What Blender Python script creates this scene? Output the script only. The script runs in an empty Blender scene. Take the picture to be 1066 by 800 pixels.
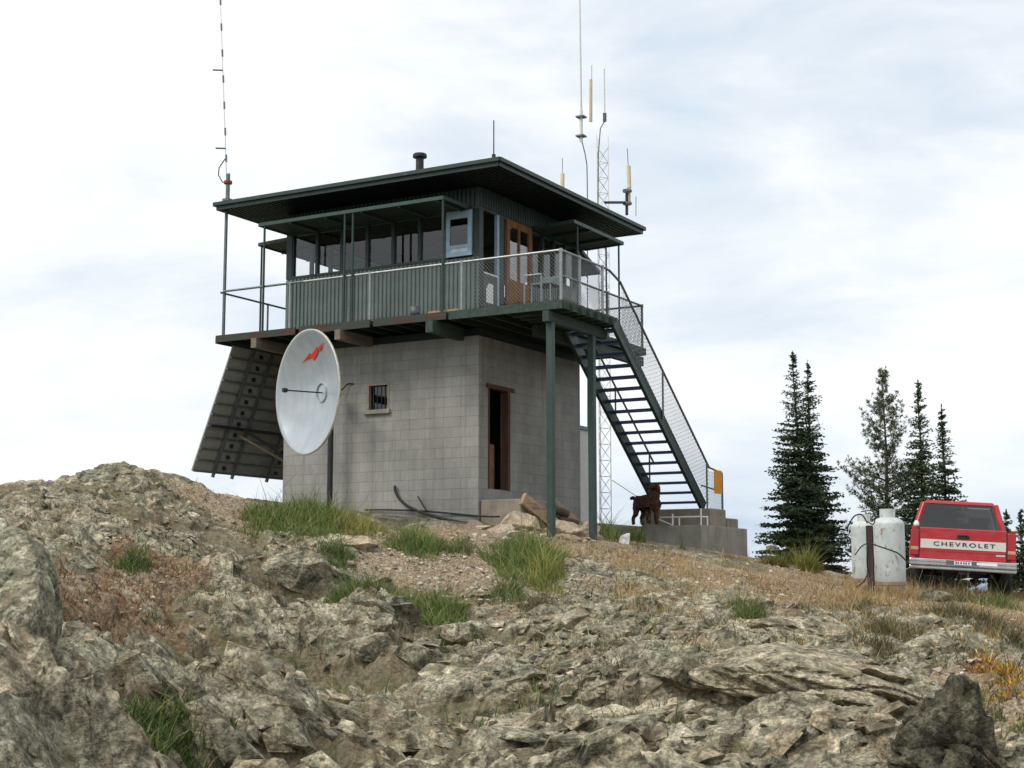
import bpy, math, random
import numpy as np
from mathutils import Vector, Matrix

# ------------------------------------------------------------------ camera maths
f = 1567.; CX, CY = 533., 400.
pitch = math.atan(208 / f); azc = math.radians(29.7)
F = np.array([-math.sin(azc), math.cos(azc), 0]); R = np.array([math.cos(azc), math.sin(azc), 0]); Zv = np.array([0, 0, 1.])
fw = F * math.cos(pitch) + Zv * math.sin(pitch); up = -F * math.sin(pitch) + Zv * math.cos(pitch)
def ray(x, y): return fw + R * (x - CX) / f - up * (y - CY) / f
CAM = ray(498, 541) * (-29.2)
def onplane(x, y, ax, v):
    r = ray(x, y); return CAM + r * ((v - CAM[ax]) / r[ax])
def atdepth(x, y, d): return CAM + ray(x, y) * d

scene = bpy.context.scene
col = scene.collection

# ------------------------------------------------------------------ object helpers
def tag(o, label=None, cat=None, group=None, kind=None):
    if label: o['label'] = label
    if cat: o['category'] = cat
    if group: o['group'] = group
    if kind: o['kind'] = kind
    return o
def empty(name, loc, label, cat, group=None, rot=None):
    o = bpy.data.objects.new(name, None); col.objects.link(o); o.location = loc
    o.empty_display_size = 0.2
    if rot is not None: o.rotation_euler = rot
    return tag(o, label, cat, group)
class MB:
    def __init__(s): s.v = []; s.f = []
    def add(s, vs, fs):
        n = len(s.v); s.v += [tuple(map(float, p)) for p in vs]; s.f += [tuple(i + n for i in q) for q in fs]; return s
    def box(s, x0, x1, y0, y1, z0, z1, M=None):
        vs = [(x, y, z) for z in (z0, z1) for x, y in ((x0, y0), (x1, y0), (x1, y1), (x0, y1))]
        if M is not None: vs = [M @ Vector(p) for p in vs]
        return s.add(vs, [(3, 2, 1, 0), (4, 5, 6, 7), (0, 1, 5, 4), (1, 2, 6, 5), (2, 3, 7, 6), (3, 0, 4, 7)])
    def hexa(s, vs):  # 4 bottom ccw, 4 top ccw
        return s.add(vs, [(3, 2, 1, 0), (4, 5, 6, 7), (0, 1, 5, 4), (1, 2, 6, 5), (2, 3, 7, 6), (3, 0, 4, 7)])
    def beam(s, a, b, w, h, upv=(0, 0, 1)):
        a = Vector(a); b = Vector(b); d = (b - a).normalized(); u = Vector(upv)
        if abs(d.dot(u)) > .98: u = Vector((0, 1, 0))
        sd = d.cross(u).normalized(); u = sd.cross(d).normalized(); vs = []
        for p in (a, b):
            for i, j in ((-1, -1), (1, -1), (1, 1), (-1, 1)): vs.append(p + sd * i * w / 2 + u * j * h / 2)
        return s.add(vs, [(0, 1, 2, 3), (7, 6, 5, 4), (0, 4, 5, 1), (1, 5, 6, 2), (2, 6, 7, 3), (3, 7, 4, 0)])
    def tube(s, pts, r, n=8, r2=None, cap=True):
        pts = [Vector(p) for p in pts]; m = len(pts); base = len(s.v); prev = None
        for i, p in enumerate(pts):
            d = (pts[min(i + 1, m - 1)] - pts[max(i - 1, 0)]).normalized()
            if prev is None:
                u = Vector((0, 0, 1)) if abs(d.z) < .9 else Vector((1, 0, 0))
            else: u = prev
            sd = d.cross(u).normalized(); u = sd.cross(d).normalized(); prev = u
            rr = r if r2 is None else r + (r2 - r) * i / (m - 1)
            for k in range(n):
                a = 2 * math.pi * k / n; q = p + sd * math.cos(a) * rr + u * math.sin(a) * rr
                s.v.append(tuple(q))
        for i in range(m - 1):
            for k in range(n):
                a = base + i * n + k; b = base + i * n + (k + 1) % n
                s.f.append((a, b, b + n, a + n))
        if cap:
            s.f.append(tuple(base + k for k in reversed(range(n)))); s.f.append(tuple(base + (m - 1) * n + k for k in range(n)))
        return s
    def lathe(s, prof, n=32, c=(0, 0, 0)):
        base = len(s.v)
        for r, z in prof:
            for k in range(n):
                a = 2 * math.pi * k / n; s.v.append((c[0] + r * math.cos(a), c[1] + r * math.sin(a), c[2] + z))
        for i in range(len(prof) - 1):
            for k in range(n):
                a = base + i * n + k; b = base + i * n + (k + 1) % n; s.f.append((a, b, b + n, a + n))
        return s
    def build(s, name, m, parent=None, smooth=False, bevel=0, loc=None, M=None):
        me = bpy.data.meshes.new(name); me.from_pydata(s.v, [], s.f); me.update()
        if smooth:
            for p in me.polygons: p.use_smooth = True
        me.materials.append(m); o = bpy.data.objects.new(name, me); col.objects.link(o)
        if parent: o.parent = parent
        if loc is not None: o.location = loc
        if M is not None: o.matrix_local = M
        if bevel:
            b = o.modifiers.new('bevel', 'BEVEL'); b.width = bevel; b.segments = 2; b.limit_method = 'ANGLE'
        return o
def npmesh(name, V, Fq, m, parent=None, smooth=False, loc=None):
    """fast mesh from numpy arrays, Fq (n,k)"""
    me = bpy.data.meshes.new(name); V = np.asarray(V, np.float32); Fq = np.asarray(Fq, np.int32)
    me.vertices.add(len(V)); me.vertices.foreach_set('co', V.ravel())
    n, k = Fq.shape; me.loops.add(n * k); me.loops.foreach_set('vertex_index', Fq.ravel())
    me.polygons.add(n); me.polygons.foreach_set('loop_start', np.arange(0, n * k, k, dtype=np.int32))
    me.polygons.foreach_set('loop_total', np.full(n, k, np.int32))
    me.polygons.foreach_set('use_smooth', np.full(n, smooth)); me.update(calc_edges=True); me.validate()
    me.materials.append(m); o = bpy.data.objects.new(name, me); col.objects.link(o)
    if parent: o.parent = parent
    if loc is not None: o.location = loc
    return o

# ------------------------------------------------------------------ materials
class NT:
    def __init__(s, name):
        s.m = bpy.data.materials.new(name); s.m.use_nodes = True; s.t = s.m.node_tree; s.t.nodes.clear()
        s.out = s.n('ShaderNodeOutputMaterial'); s.b = s.n('ShaderNodeBsdfPrincipled'); s.l(s.b.outputs[0], s.out.inputs[0])
    def n(s, t, **k):
        o = s.t.nodes.new(t)
        for a, b in k.items(): setattr(o, a, b)
        return o
    def l(s, a, b): s.t.links.new(a, b)
    def coord(s, kind='Object', scale=(1, 1, 1)):
        c = s.n('ShaderNodeTexCoord'); m = s.n('ShaderNodeMapping'); m.inputs['Scale'].default_value = scale
        s.l(c.outputs[kind], m.inputs[0]); return m.outputs[0]
    def noise(s, vec, scale, detail=5, rough=.6, dist=0):
        n = s.n('ShaderNodeTexNoise'); n.inputs['Scale'].default_value = scale; n.inputs['Detail'].default_value = detail
        n.inputs['Roughness'].default_value = rough; n.inputs['Distortion'].default_value = dist; s.l(vec, n.inputs['Vector']); return n.outputs['Fac']
    def ramp(s, fac, stops):
        r = s.n('ShaderNodeValToRGB'); e = r.color_ramp.elements
        while len(e) > 1: e.remove(e[-1])
        for i, (p, c) in enumerate(stops):
            if i == 0: x = e[0]; x.position = p
            else: x = e.new(p)
            x.color = (c[0], c[1], c[2], 1) if not isinstance(c, (int, float)) else (c, c, c, 1)
        s.l(fac, r.inputs[0]); return r.outputs[0]
    def mix(s, fac, a, b, mode='MIX'):
        m = s.n('ShaderNodeMix', data_type='RGBA', blend_type=mode)
        for sock, v in ((m.inputs[0], fac), (m.inputs[6], a), (m.inputs[7], b)):
            if isinstance(v, (int, float)): sock.default_value = v
            elif isinstance(v, tuple): sock.default_value = (*v, 1)
            else: s.l(v, sock)
        return m.outputs[2]
    def math(s, op, a, b=0.):
        m = s.n('ShaderNodeMath', operation=op)
        for sock, v in ((m.inputs[0], a), (m.inputs[1], b)):
            if isinstance(v, (int, float)): sock.default_value = v
            else: s.l(v, sock)
        return m.outputs[0]
    def bump(s, h, st=.3, d=.02, nrm=None):
        b = s.n('ShaderNodeBump'); b.inputs['Strength'].default_value = st; b.inputs['Distance'].default_value = d
        s.l(h, b.inputs['Height'])
        if nrm: s.l(nrm, b.inputs['Normal'])
        return b.outputs[0]
    def fin(s, colr=None, rough=.7, metal=0, nrm=None, spec=.4):
        if colr is not None:
            if isinstance(colr, tuple): s.b.inputs['Base Color'].default_value = (*colr, 1)
            else: s.l(colr, s.b.inputs['Base Color'])
        if isinstance(rough, (int, float)): s.b.inputs['Roughness'].default_value = rough
        else: s.l(rough, s.b.inputs['Roughness'])
        s.b.inputs['Metallic'].default_value = metal; s.b.inputs['Specular IOR Level'].default_value = spec
        if nrm: s.l(nrm, s.b.inputs['Normal'])
        return s.m
def paint(name, c, rough=.6, metal=0, var=.25, sc=6, wear=None, wearc=(.35, .33, .3), bump=.1, spec=.4):
    s = NT(name); v = s.coord(); n = s.noise(v, sc, 6); n2 = s.noise(v, sc * 6, 4)
    d = tuple(x * (1 - var) for x in c); l = tuple(min(1, x * (1 + var)) for x in c)
    cc = s.ramp(n, [(.3, d), (.7, l)])
    if wear:
        w = s.ramp(s.noise(s.coord(scale=(1, 1, .35)), sc * 2.5, 8, .7), [(wear, 0.), (wear + .06, 1.)]); cc = s.mix(w, cc, wearc)
    rr = s.ramp(n2, [(.3, max(0, rough - .1)), (.7, min(1, rough + .1))])
    return s.fin(cc, rr, metal, s.bump(n2, bump, .01), spec)
def block_mat():
    s = NT('concrete_block'); c = s.n('ShaderNodeTexCoord'); g = s.n('ShaderNodeNewGeometry')
    sx = s.n('ShaderNodeSeparateXYZ'); s.l(c.outputs['Object'], sx.inputs[0])
    ns = s.n('ShaderNodeSeparateXYZ'); s.l(g.outputs['True Normal'], ns.inputs[0])
    ax = s.math('GREATER_THAN', s.math('ABSOLUTE', ns.outputs[0]), .5)
    u = s.math('ADD', s.math('MULTIPLY', sx.outputs[0], s.math('SUBTRACT', 1., ax)), s.math('MULTIPLY', sx.outputs[1], ax))
    cb = s.n('ShaderNodeCombineXYZ'); s.l(u, cb.inputs[0]); s.l(sx.outputs[2], cb.inputs[1])
    br = s.n('ShaderNodeTexBrick'); s.l(cb.outputs[0], br.inputs['Vector']); br.offset = .5
    for k, v in (('Scale', 1.), ('Mortar Size', .007), ('Mortar Smooth', .6), ('Bias', 0.), ('Brick Width', .406), ('Row Height', .203)): br.inputs[k].default_value = v
    br.inputs['Color1'].default_value = (.325, .32, .295, 1); br.inputs['Color2'].default_value = (.285, .28, .26, 1); br.inputs['Mortar'].default_value = (.232, .227, .21, 1)
    v = s.coord(); st = s.noise(s.coord(scale=(1, 1, .45)), 1.3, 7, .65); fine = s.noise(v, 45, 4)
    cc = s.mix(.75, br.outputs['Color'], s.ramp(st, [(.3, .62), (.52, 1.), (.72, 1.28)]), 'MULTIPLY')
    cc = s.mix(.5, cc, s.ramp(fine, [(.3, .7), (.7, 1.2)]), 'MULTIPLY')
    eff = s.ramp(s.noise(v, 3.1, 8, .7), [(.56, 0.), (.72, .5)]); cc = s.mix(eff, cc, (.42, .41, .37))
    # rain streaks below the deck and damp rise at the foot: long thin noise
    strk = s.ramp(s.noise(s.coord(scale=(9, 9, .25)), 1., 5), [(.52, 0.), (.75, .55)]); cc = s.mix(strk, cc, (.17, .155, .135))
    h = s.math('SUBTRACT', s.math('MULTIPLY', fine, .3), br.outputs['Fac'])
    return s.fin(cc, .92, 0, s.bump(h, .5, .008), .2)
def concrete_mat(name, c=(.36, .34, .30), sc=2.):
    s = NT(name); v = s.coord(); a = s.noise(v, sc, 8, .7); b = s.noise(v, 40, 4); st = s.noise(s.coord(scale=(4, 4, .6)), 1.6, 6)
    cc = s.ramp(a, [(.25, tuple(x * .6 for x in c)), (.5, c), (.75, tuple(x * 1.25 for x in c))])
    cc = s.mix(s.ramp(st, [(.5, 0.), (.72, .6)]), cc, tuple(x * .5 for x in c))
    return s.fin(cc, .9, 0, s.bump(s.math('ADD', b, a), .35, .01), .25)
def wood_mat(name, c, ax=0, peel=None, peelc=None):
    s = NT(name); sc = [14, 14, 14]; sc[ax] = 1.2; n = s.noise(s.coord(scale=tuple(sc)), 1., 7, .65); m = s.noise(s.coord(), 1.7, 5)
    cc = s.ramp(n, [(.3, tuple(x * .55 for x in c)), (.7, tuple(x * 1.2 for x in c))])
    if peel: cc = s.mix(s.ramp(s.noise(s.coord(scale=(1, 1, 3)), 2.2, 7, .7), [(peel, 0.), (peel + .05, 1.)]), cc, peelc)
    return s.fin(cc, .8, 0, s.bump(n, .3, .01), .25)

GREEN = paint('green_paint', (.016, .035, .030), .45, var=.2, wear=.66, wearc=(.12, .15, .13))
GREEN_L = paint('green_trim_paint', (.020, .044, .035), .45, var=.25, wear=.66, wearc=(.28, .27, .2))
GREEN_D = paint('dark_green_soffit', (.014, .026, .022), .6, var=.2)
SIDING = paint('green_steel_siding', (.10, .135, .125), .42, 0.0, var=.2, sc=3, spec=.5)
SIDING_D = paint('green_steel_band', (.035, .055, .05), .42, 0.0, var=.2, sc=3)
GALV = paint('galvanised_steel', (.29, .31, .31), .4, .55, var=.2, sc=10)
GALV_D = paint('weathered_steel', (.14, .16, .165), .5, .5, var=.25, sc=10)
WHITE = paint('white_fibreglass', (.78, .78, .76), .5, var=.08)
DARK = paint('black_rubber', (.018, .018, .02), .6, var=.3)
BLACKM = paint('black_metal', (.03, .03, .035), .5, .3, var=.3)
DECKW = wood_mat('weathered_deck_wood', (.13, .105, .085), 0, .55, (.028, .05, .042))
FASC = wood_mat('peeling_red_brown_board', (.085, .046, .032), 0, .46, (.045, .055, .045))
BEAMG = wood_mat('grey_green_beam', (.05, .075, .062), 1, .62, (.13, .11, .09))
BEAMW = wood_mat('bare_weathered_beam', (.19, .155, .12), 1)
DOORW = wood_mat('varnished_orange_door', (.25, .115, .045), 2)
FRAMEW = wood_mat('brown_door_frame', (.11, .055, .04), 2)
BLONDE = wood_mat('bare_pine_timber', (.48, .33, .17), 0)
PLANKM = wood_mat('old_plank', (.42, .29, .20), 1, .56, (.22, .14, .10))
GREYW = wood_mat('grey_bench_board', (.22, .21, .18), 1)
BLOCK = block_mat()
CONC = concrete_mat('poured_concrete', (.29, .275, .235)); CONC2 = concrete_mat('rough_concrete', (.27, .235, .185), 4.)
INT_W = paint('cab_interior_wall', (.13, .125, .115), .8); INT_C = paint('cab_ceiling', (.04, .04, .038), .8)
BLUE = paint('pale_blue_paint', (.34, .47, .58), .5, var=.15)
BLUET = paint('blue_stair_tread', (.035, .055, .16), .45, var=.3)
PAPER = paint('white_paper', (.85, .85, .83), .7, var=.03)
CARD = paint('brown_cardboard', (.22, .13, .08), .8)
RUST = paint('rusty_red_iron', (.22, .05, .04), .7, .2)
YEL = paint('aged_cream_plastic', (.70, .58, .38), .5, var=.15)
ORANGE = paint('orange_sign_paint', (.68, .27, .015), .5, var=.12, wear=.68, wearc=(.3, .12, .04))
def glass(name, tint=(1, 1, 1), refl=.12):
    s = NT(name); tr = s.n('ShaderNodeBsdfTransparent'); tr.inputs[0].default_value = (*tint, 1)
    g = s.n('ShaderNodeBsdfGlossy'); g.inputs['Roughness'].default_value = .015; g.inputs[0].default_value = (1, 1, 1, 1)
    fr = s.n('ShaderNodeFresnel'); fr.inputs[0].default_value = 1.75
    n = s.noise(s.coord(), .9, 2); s.l(s.bump(n, .03, .02), g.inputs['Normal'])
    ge = s.n('ShaderNodeNewGeometry'); dt = s.n('ShaderNodeVectorMath', operation='DOT_PRODUCT'); s.l(ge.outputs['Normal'], dt.inputs[0]); s.l(ge.outputs['Incoming'], dt.inputs[1])
    fr_ = s.math('ADD', s.math('MULTIPLY', s.math('POWER', s.math('SUBTRACT', 1., s.math('ABSOLUTE', dt.outputs['Value'])), 4.), .9), .07)
    mx = s.n('ShaderNodeMixShader'); s.l(fr_, mx.inputs[0]); s.l(tr.outputs[0], mx.inputs[1]); s.l(g.outputs[0], mx.inputs[2]); s.l(mx.outputs[0], s.out.inputs[0])
    return s.m
GLASS = glass('window_glass', (.93, .95, .95)); TGLASS = glass('truck_window_glass', (.16, .18, .18))

# ------------------------------------------------------------------ noise in numpy
def hraw(ix, iy, s):
    with np.errstate(over='ignore'):
        h = ix.astype(np.int32).view(np.uint32) * np.uint32(374761393) + iy.astype(np.int32).view(np.uint32) * np.uint32(668265263) + np.uint32((s * 1274126177) & 0xffffffff)
        h = (h ^ (h >> np.uint32(13))) * np.uint32(1274126177); h = (h ^ (h >> np.uint32(16))) * np.uint32(2246822519)
        return h ^ (h >> np.uint32(15))
def hsh(ix, iy, s): return (hraw(np.atleast_1d(ix), np.atleast_1d(iy), s) >> np.uint32(8)).astype(np.float32) / np.float32(16777215.)
def vnoise(x, y, s=0):
    ix = np.floor(x); iy = np.floor(y); fx = x - ix; fy = y - iy; fx = fx * fx * (3 - 2 * fx); fy = fy * fy * (3 - 2 * fy)
    a = hsh(ix, iy, s); b = hsh(ix + 1, iy, s); c = hsh(ix, iy + 1, s); d = hsh(ix + 1, iy + 1, s)
    return (a + (b - a) * fx) * (1 - fy) + (c + (d - c) * fx) * fy
def fbm(x, y, o=4, s=0, g=.5):
    r = 0; a = 1; t = 0
    for i in range(o): r = r + a * vnoise(x * 2 ** i + 17.3 * i, y * 2 ** i - 9.1 * i, s + i); t += a; a *= g
    return r / t * 2 - 1
def facets(x, y, size, seed, tilt=.6, warp=.25, ang=0., an=1., soft=17.):
    """cells of tilted planes: broken bedrock"""
    c, s = math.cos(ang), math.sin(ang); u = (x * c + y * s) / size; v = (-x * s + y * c) / size * an
    u = u + warp * fbm(u * 1.7, v * 1.7, 3, seed + 5); v = v + warp * fbm(u * 1.7 + 40, v * 1.7, 3, seed + 9)
    iu = np.floor(u); iv = np.floor(v); f1 = np.full(u.shape, 9.); f2 = np.full(u.shape, 9.); acc = np.zeros(u.shape); wt = np.full(u.shape, 1e-9)
    m10 = np.uint32(2047)
    for dx in (-1, 0, 1):
        for dy in (-1, 0, 1):
            a = iu + dx; b = iv + dy; r = hraw(a, b, seed)
            with np.errstate(over='ignore'): r2 = (r ^ np.uint32(0x9e3779b9)) * np.uint32(2654435761); r2 = r2 ^ (r2 >> np.uint32(15))
            qx = a + (r & m10).astype(np.float32) / 2047.; qy = b + ((r >> np.uint32(11)) & m10).astype(np.float32) / 2047.
            d = np.hypot(u - qx, v - qy); hh = (r2 & m10).astype(np.float32) / 2047. - .5 + tilt * 2 * ((((r2 >> np.uint32(11)) & m10).astype(np.float32) / 2047. - .5) * (u - qx) + ((r2 >> np.uint32(22)).astype(np.float32) / 1023. - .5) * (v - qy))
            m = d < f1; f2 = np.where(m, f1, np.minimum(f2, d)); f1 = np.where(m, d, f1); w = np.exp(-d * d * soft); acc += w * hh; wt += w
    return acc / wt, f2 - f1

# ------------------------------------------------------------------ base terrain through measured points
CP = []
def cp(px, py, d): CP.append(atdepth(px, py, d))
for px, lst in {
    -260: ((820, 6), (700, 9), (600, 13), (530, 20), (515, 26)),
    -60: ((830, 6), (720, 8.5), (640, 11.5), (578, 16), (538, 21)),
    60: ((830, 7), (760, 8.5), (680, 11), (600, 15), (544, 20), (511, 24)),
    150: ((840, 7.2), (780, 8.8), (700, 12), (620, 16), (544, 21), (492, 24.5)),
    250: ((820, 8.5), (740, 11.5), (660, 15.5), (590, 20), (545, 24), (524, 28)),
    370: ((820, 8.5), (740, 12), (660, 16.5), (600, 20.5), (560, 24.5), (534, 28.8)),
    498: ((830, 8.3), (750, 11.5), (690, 14.5), (640, 18), (600, 21.5), (570, 25), (550, 28)),
    620: ((830, 8.3), (760, 10.8), (700, 13.8), (650, 17), (610, 21), (585, 25), (568, 28.5)),
    740: ((830, 8.2), (750, 11), (690, 14), (650, 17.5), (620, 21), (597, 25.5), (578, 30)),
    860: ((830, 8), (750, 11), (690, 15), (655, 18.5), (632, 22), (612, 26), (603, 29)),
    960: ((830, 7.8), (750, 10.8), (690, 14.5), (655, 19), (636, 23), (622, 27)),
    1080: ((830, 7.8), (750, 10.8), (700, 13.5), (665, 18), (645, 22), (630, 27)),
    1300: ((830, 7.8), (720, 12), (680, 18), (645, 27))}.items():
    for py, d in lst: cp(px, py, d)
for p in ((0, 0, -.06), (0, -.6, -.12), (-2.4, -.1, .15), (-4.8, -.1, .42), (-4.8, 4.3, .35), (-7.5, .5, .7), (-7, 4, .4), (0, 4.4, -.15), (1.5, 2, -.28), (2.1, -.95, -.40), (2.1, .75, -.33), (2.9, 4.2, -.52),
          (2.9, 6.9, -.75), (0, 7, -.5), (-4, 8, -.1), (2.5, 10, -1.4), (-9, 6, .1)): CP.append(np.array(p, float))
CP = np.array(CP)
def tps(r2): return .5 * r2 * np.log(r2 + 1e-9)
_NC = len(CP); _P = CP[:, :2]; _K = tps(((_P[:, None] - _P[None]) ** 2).sum(-1)) + np.eye(_NC) * .25
_A = np.block([[_K, np.c_[np.ones(_NC), _P]], [np.c_[np.ones(_NC), _P].T, np.zeros((3, 3))]])
_W = np.linalg.solve(_A, np.r_[CP[:, 2], np.zeros(3)])
def camdl(x, y):
    """distance ahead and sideways from the photographer's standing point"""
    return (x - CAM[0]) * F[0] + (y - CAM[1]) * F[1], (x - CAM[0]) * R[0] + (y - CAM[1]) * R[1]
def hbase(x, y):
    x = np.asarray(x, float); y = np.asarray(y, float); sh = x.shape; xf = x.ravel(); yf = y.ravel()
    d, l = camdl(xf, yf)
    dd = np.clip(d, 5., 33.); ll = np.clip(l, -.42 * dd - 2, .42 * dd + 2)
    qx = CAM[0] + F[0] * dd + R[0] * ll; qy = CAM[1] + F[1] * dd + R[1] * ll
    z = np.empty(xf.shape)
    for i in range(0, len(xf), 60000):
        sl = slice(i, i + 60000); r2 = (qx[sl, None] - _P[None, :, 0]) ** 2 + (qy[sl, None] - _P[None, :, 1]) ** 2
        z[sl] = tps(r2) @ _W[:_NC] + _W[_NC] + _W[_NC + 1] * qx[sl] + _W[_NC + 2] * qy[sl]
    # the crest falls away behind the tower and the truck, steeply, down to a far valley floor
    e = np.interp(l / np.maximum(d, 1), [-.4, -.28, -.15, 0, .13, .2, .28, .4], [25.5, 25.5, 34, 37, 36.5, 32, 33.5, 33.5])
    over = np.maximum(0, d - e)
    z = z - np.minimum(over * .10 + over ** 2 * .016, 4 + over * .32)
    side = np.maximum(0, np.abs(l) - (.42 * dd + 2)); z = z - side * .15 - np.maximum(0, 5 - d) * .05
    z = np.maximum(z, -260 + 0 * z) 
    return z.reshape(sh)
_GX = np.arange(-100, 1181, 16.); _GY = np.arange(480, 841, 6.)
def _lookup():
    t = np.concatenate([np.arange(4, 20, .12), np.arange(20, 42, .2)]); out = np.zeros((len(_GX), len(_GY)))
    for i, px in enumerate(_GX):
        Rr = np.array([ray(px, py) for py in _GY]); P = CAM + Rr[:, None, :] * t[None, :, None]; dh = P[..., 2] - hbase(P[..., 0], P[..., 1]); under = dh < 0
        k = np.where(under.any(1), under.argmax(1), len(t) - 1); k = np.maximum(k, 1); j = np.arange(len(_GY)); a, b = dh[j, k - 1], dh[j, k]
        w = np.clip(a / np.where(np.abs(a - b) < 1e-6, 1, a - b), 0, 1); out[i] = np.where(under.any(1), t[k - 1] + (t[k] - t[k - 1]) * w, 30.)
    return out
_GT = _lookup()
def pix2ground(px, py):
    """ground point seen at a measured place of the photograph (bilinear lookup of the distance)"""
    px = np.asarray(px, float); py = np.asarray(py, float); u = np.clip((px - _GX[0]) / 16., 0, len(_GX) - 1.001); v = np.clip((py - _GY[0]) / 6., 0, len(_GY) - 1.001)
    i = u.astype(int); j = v.astype(int); a = u - i; b = v - j
    t = (_GT[i, j] * (1 - a) + _GT[i + 1, j] * a) * (1 - b) + (_GT[i, j + 1] * (1 - a) + _GT[i + 1, j + 1] * a) * b
    return CAM + (fw + R * ((px - CX) / f)[..., None] - up * ((py - CY) / f)[..., None]) * t[..., None]
def blobs(x, y, lst):
    """lst of (px,py,half width px, half height px, weight): world-space ellipses on the slope"""
    m = np.zeros(x.shape); d, l = camdl(x, y)
    for px, py, w, h, wt in lst:
        p = pix2ground(px, py); d0, l0 = camdl(p[0], p[1]); a = pix2ground(px, py + h); b = pix2ground(px, max(py - h, 490))
        rd = max(.25, abs(camdl(a[0], a[1])[0] - camdl(b[0], b[1])[0]) / 2); rl = w * d0 / f
        # follow the line of sight sideways so that the patch keeps its place on the slope
        q = ((d - d0) / rd) ** 2 + ((l - l0) / rl) ** 2
        m = np.maximum(m, wt * np.exp(-q * .7))
    return m
SOIL = [(470, 590, 110, 28, .9), (540, 640, 70, 20, .6), (700, 590, 110, 16, 1), (820, 612, 100, 14, .8), (960, 635, 130, 13, .8), (1000, 680, 90, 22, .6), (1050, 640, 60, 15, 1), (650, 610, 60, 15, .7),
        (130, 610, 60, 26, .7), (60, 600, 35, 30, .6), (200, 640, 40, 16, .3), (350, 600, 60, 14, .6), (450, 690, 25, 40, .4), (330, 550, 120, 14, .8), (900, 680, 90, 20, .55), (1010, 720, 60, 30, .6), (760, 660, 50, 12, .5),
        (930, 740, 50, 30, .5), (180, 760, 40, 25, .5), (1040, 740, 40, 30, .5), (560, 565, 120, 12, 1), (950, 620, 160, 10, 1), (300, 530, 60, 10, .9)]
OCHRE = [(75, 600, 40, 26, .8), (130, 585, 50, 14, .6), (110, 625, 60, 18, .75), (165, 540, 60, 10, .5), (250, 600, 30, 12, .5), (840, 620, 70, 18, .7), (900, 615, 80, 10, .8), (1040, 720, 30, 16, .8), (740, 600, 60, 10, .6),
         (690, 650, 30, 10, .4), (180, 640, 30, 14, .7), (470, 760, 50, 30, .35), (1000, 640, 70, 16, .6), (160, 610, 40, 14, .8), (200, 700, 20, 30, .6), (90, 700, 15, 50, .6)]
def masks(x, y):
    n = fbm(x * .9, y * .9, 4, 50)
    soil = np.clip(blobs(x, y, SOIL) * 1.15 + n * .45 - .05, 0, 1); soil = np.clip((soil - .38) / .25, 0, 1)
    och = np.clip(blobs(x, y, OCHRE) + fbm(x * 2.2, y * 2.2, 4, 70) * .55, 0, 1); och = np.clip((och - .42) / .22, 0, 1)
    return soil, och
def hfull(x, y, low=False):
    x = np.asarray(x, float); y = np.asarray(y, float); z = hbase(x, y); soil, och = masks(x, y)
    d, l = camdl(x, y); far = np.clip((60 - d) / 20, 0, 1)
    # no bumps under the tower, the pad and the vehicle
    inb = np.maximum(np.maximum(0, np.maximum(-5.4 - x, x - 3.4)), np.maximum(0, np.maximum(-.6 - y, y - 7.5)))
    tx, ty = TRK; dt = np.hypot(x - tx, y - ty)
    flat = np.clip(inb / 1.6, 0.12, 1) * np.clip((dt - 1.5) / 3.5, .1, 1)
    rk = (1 - soil * .82) * flat * far
    big = np.interp(l / np.maximum(d, 1), [-.35, -.1, .1, .35], [1.05, 1., .75, .7])
    amp = rk * big * np.clip(.34 + (26 - d) / 18, .34, 1)
    h1, e1 = facets(x, y, 2.4, 11, .75, .30, .5, 1.5)
    h2, e2 = facets(x, y, .85, 23, .8, .28, .7, 1.6)
    h3, e3 = facets(x, y, .30, 37, .9, .25, .4, 1.7, 26.)
    h4, e4 = facets(x, y, .11, 51, .9, .2, .9, 1.4, 26.)
    rl_ = .62 * h1 + .27 * h2 + .10 * h3 - .20 * np.exp(-(e1 * 6) ** 2) - .07 * np.exp(-(e2 * 6) ** 2) - .02 * np.exp(-(e3 * 5) ** 2)
    z = z + amp * rl_
    z = z + (amp * .04 + soil * far * flat * .03) * h4 + amp * .16 * fbm(x * .55, y * .55, 3, 90) + (.018 * amp + .008) * far * fbm(x * 9, y * 9, 3, 91)
    z = z + soil * far * flat * .03 * h3
    wide = np.clip((d - 45) / 60, 0, 1) + np.clip((np.abs(l) - 40) / 60, 0, 1); z = z + wide * 7 * fbm(x * .012, y * .012, 4, 92)
    if low: return z, np.clip(.5 - (.30 * h1 + .36 * h2 + .16 * h3 - .16 * np.exp(-(e1 * 5) ** 2) - .12 * np.exp(-(e2 * 4) ** 2)) * 1.7, 0, 1)
    return z
TRK = tuple(atdepth(1000, 622, 29.8)[:2])

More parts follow.
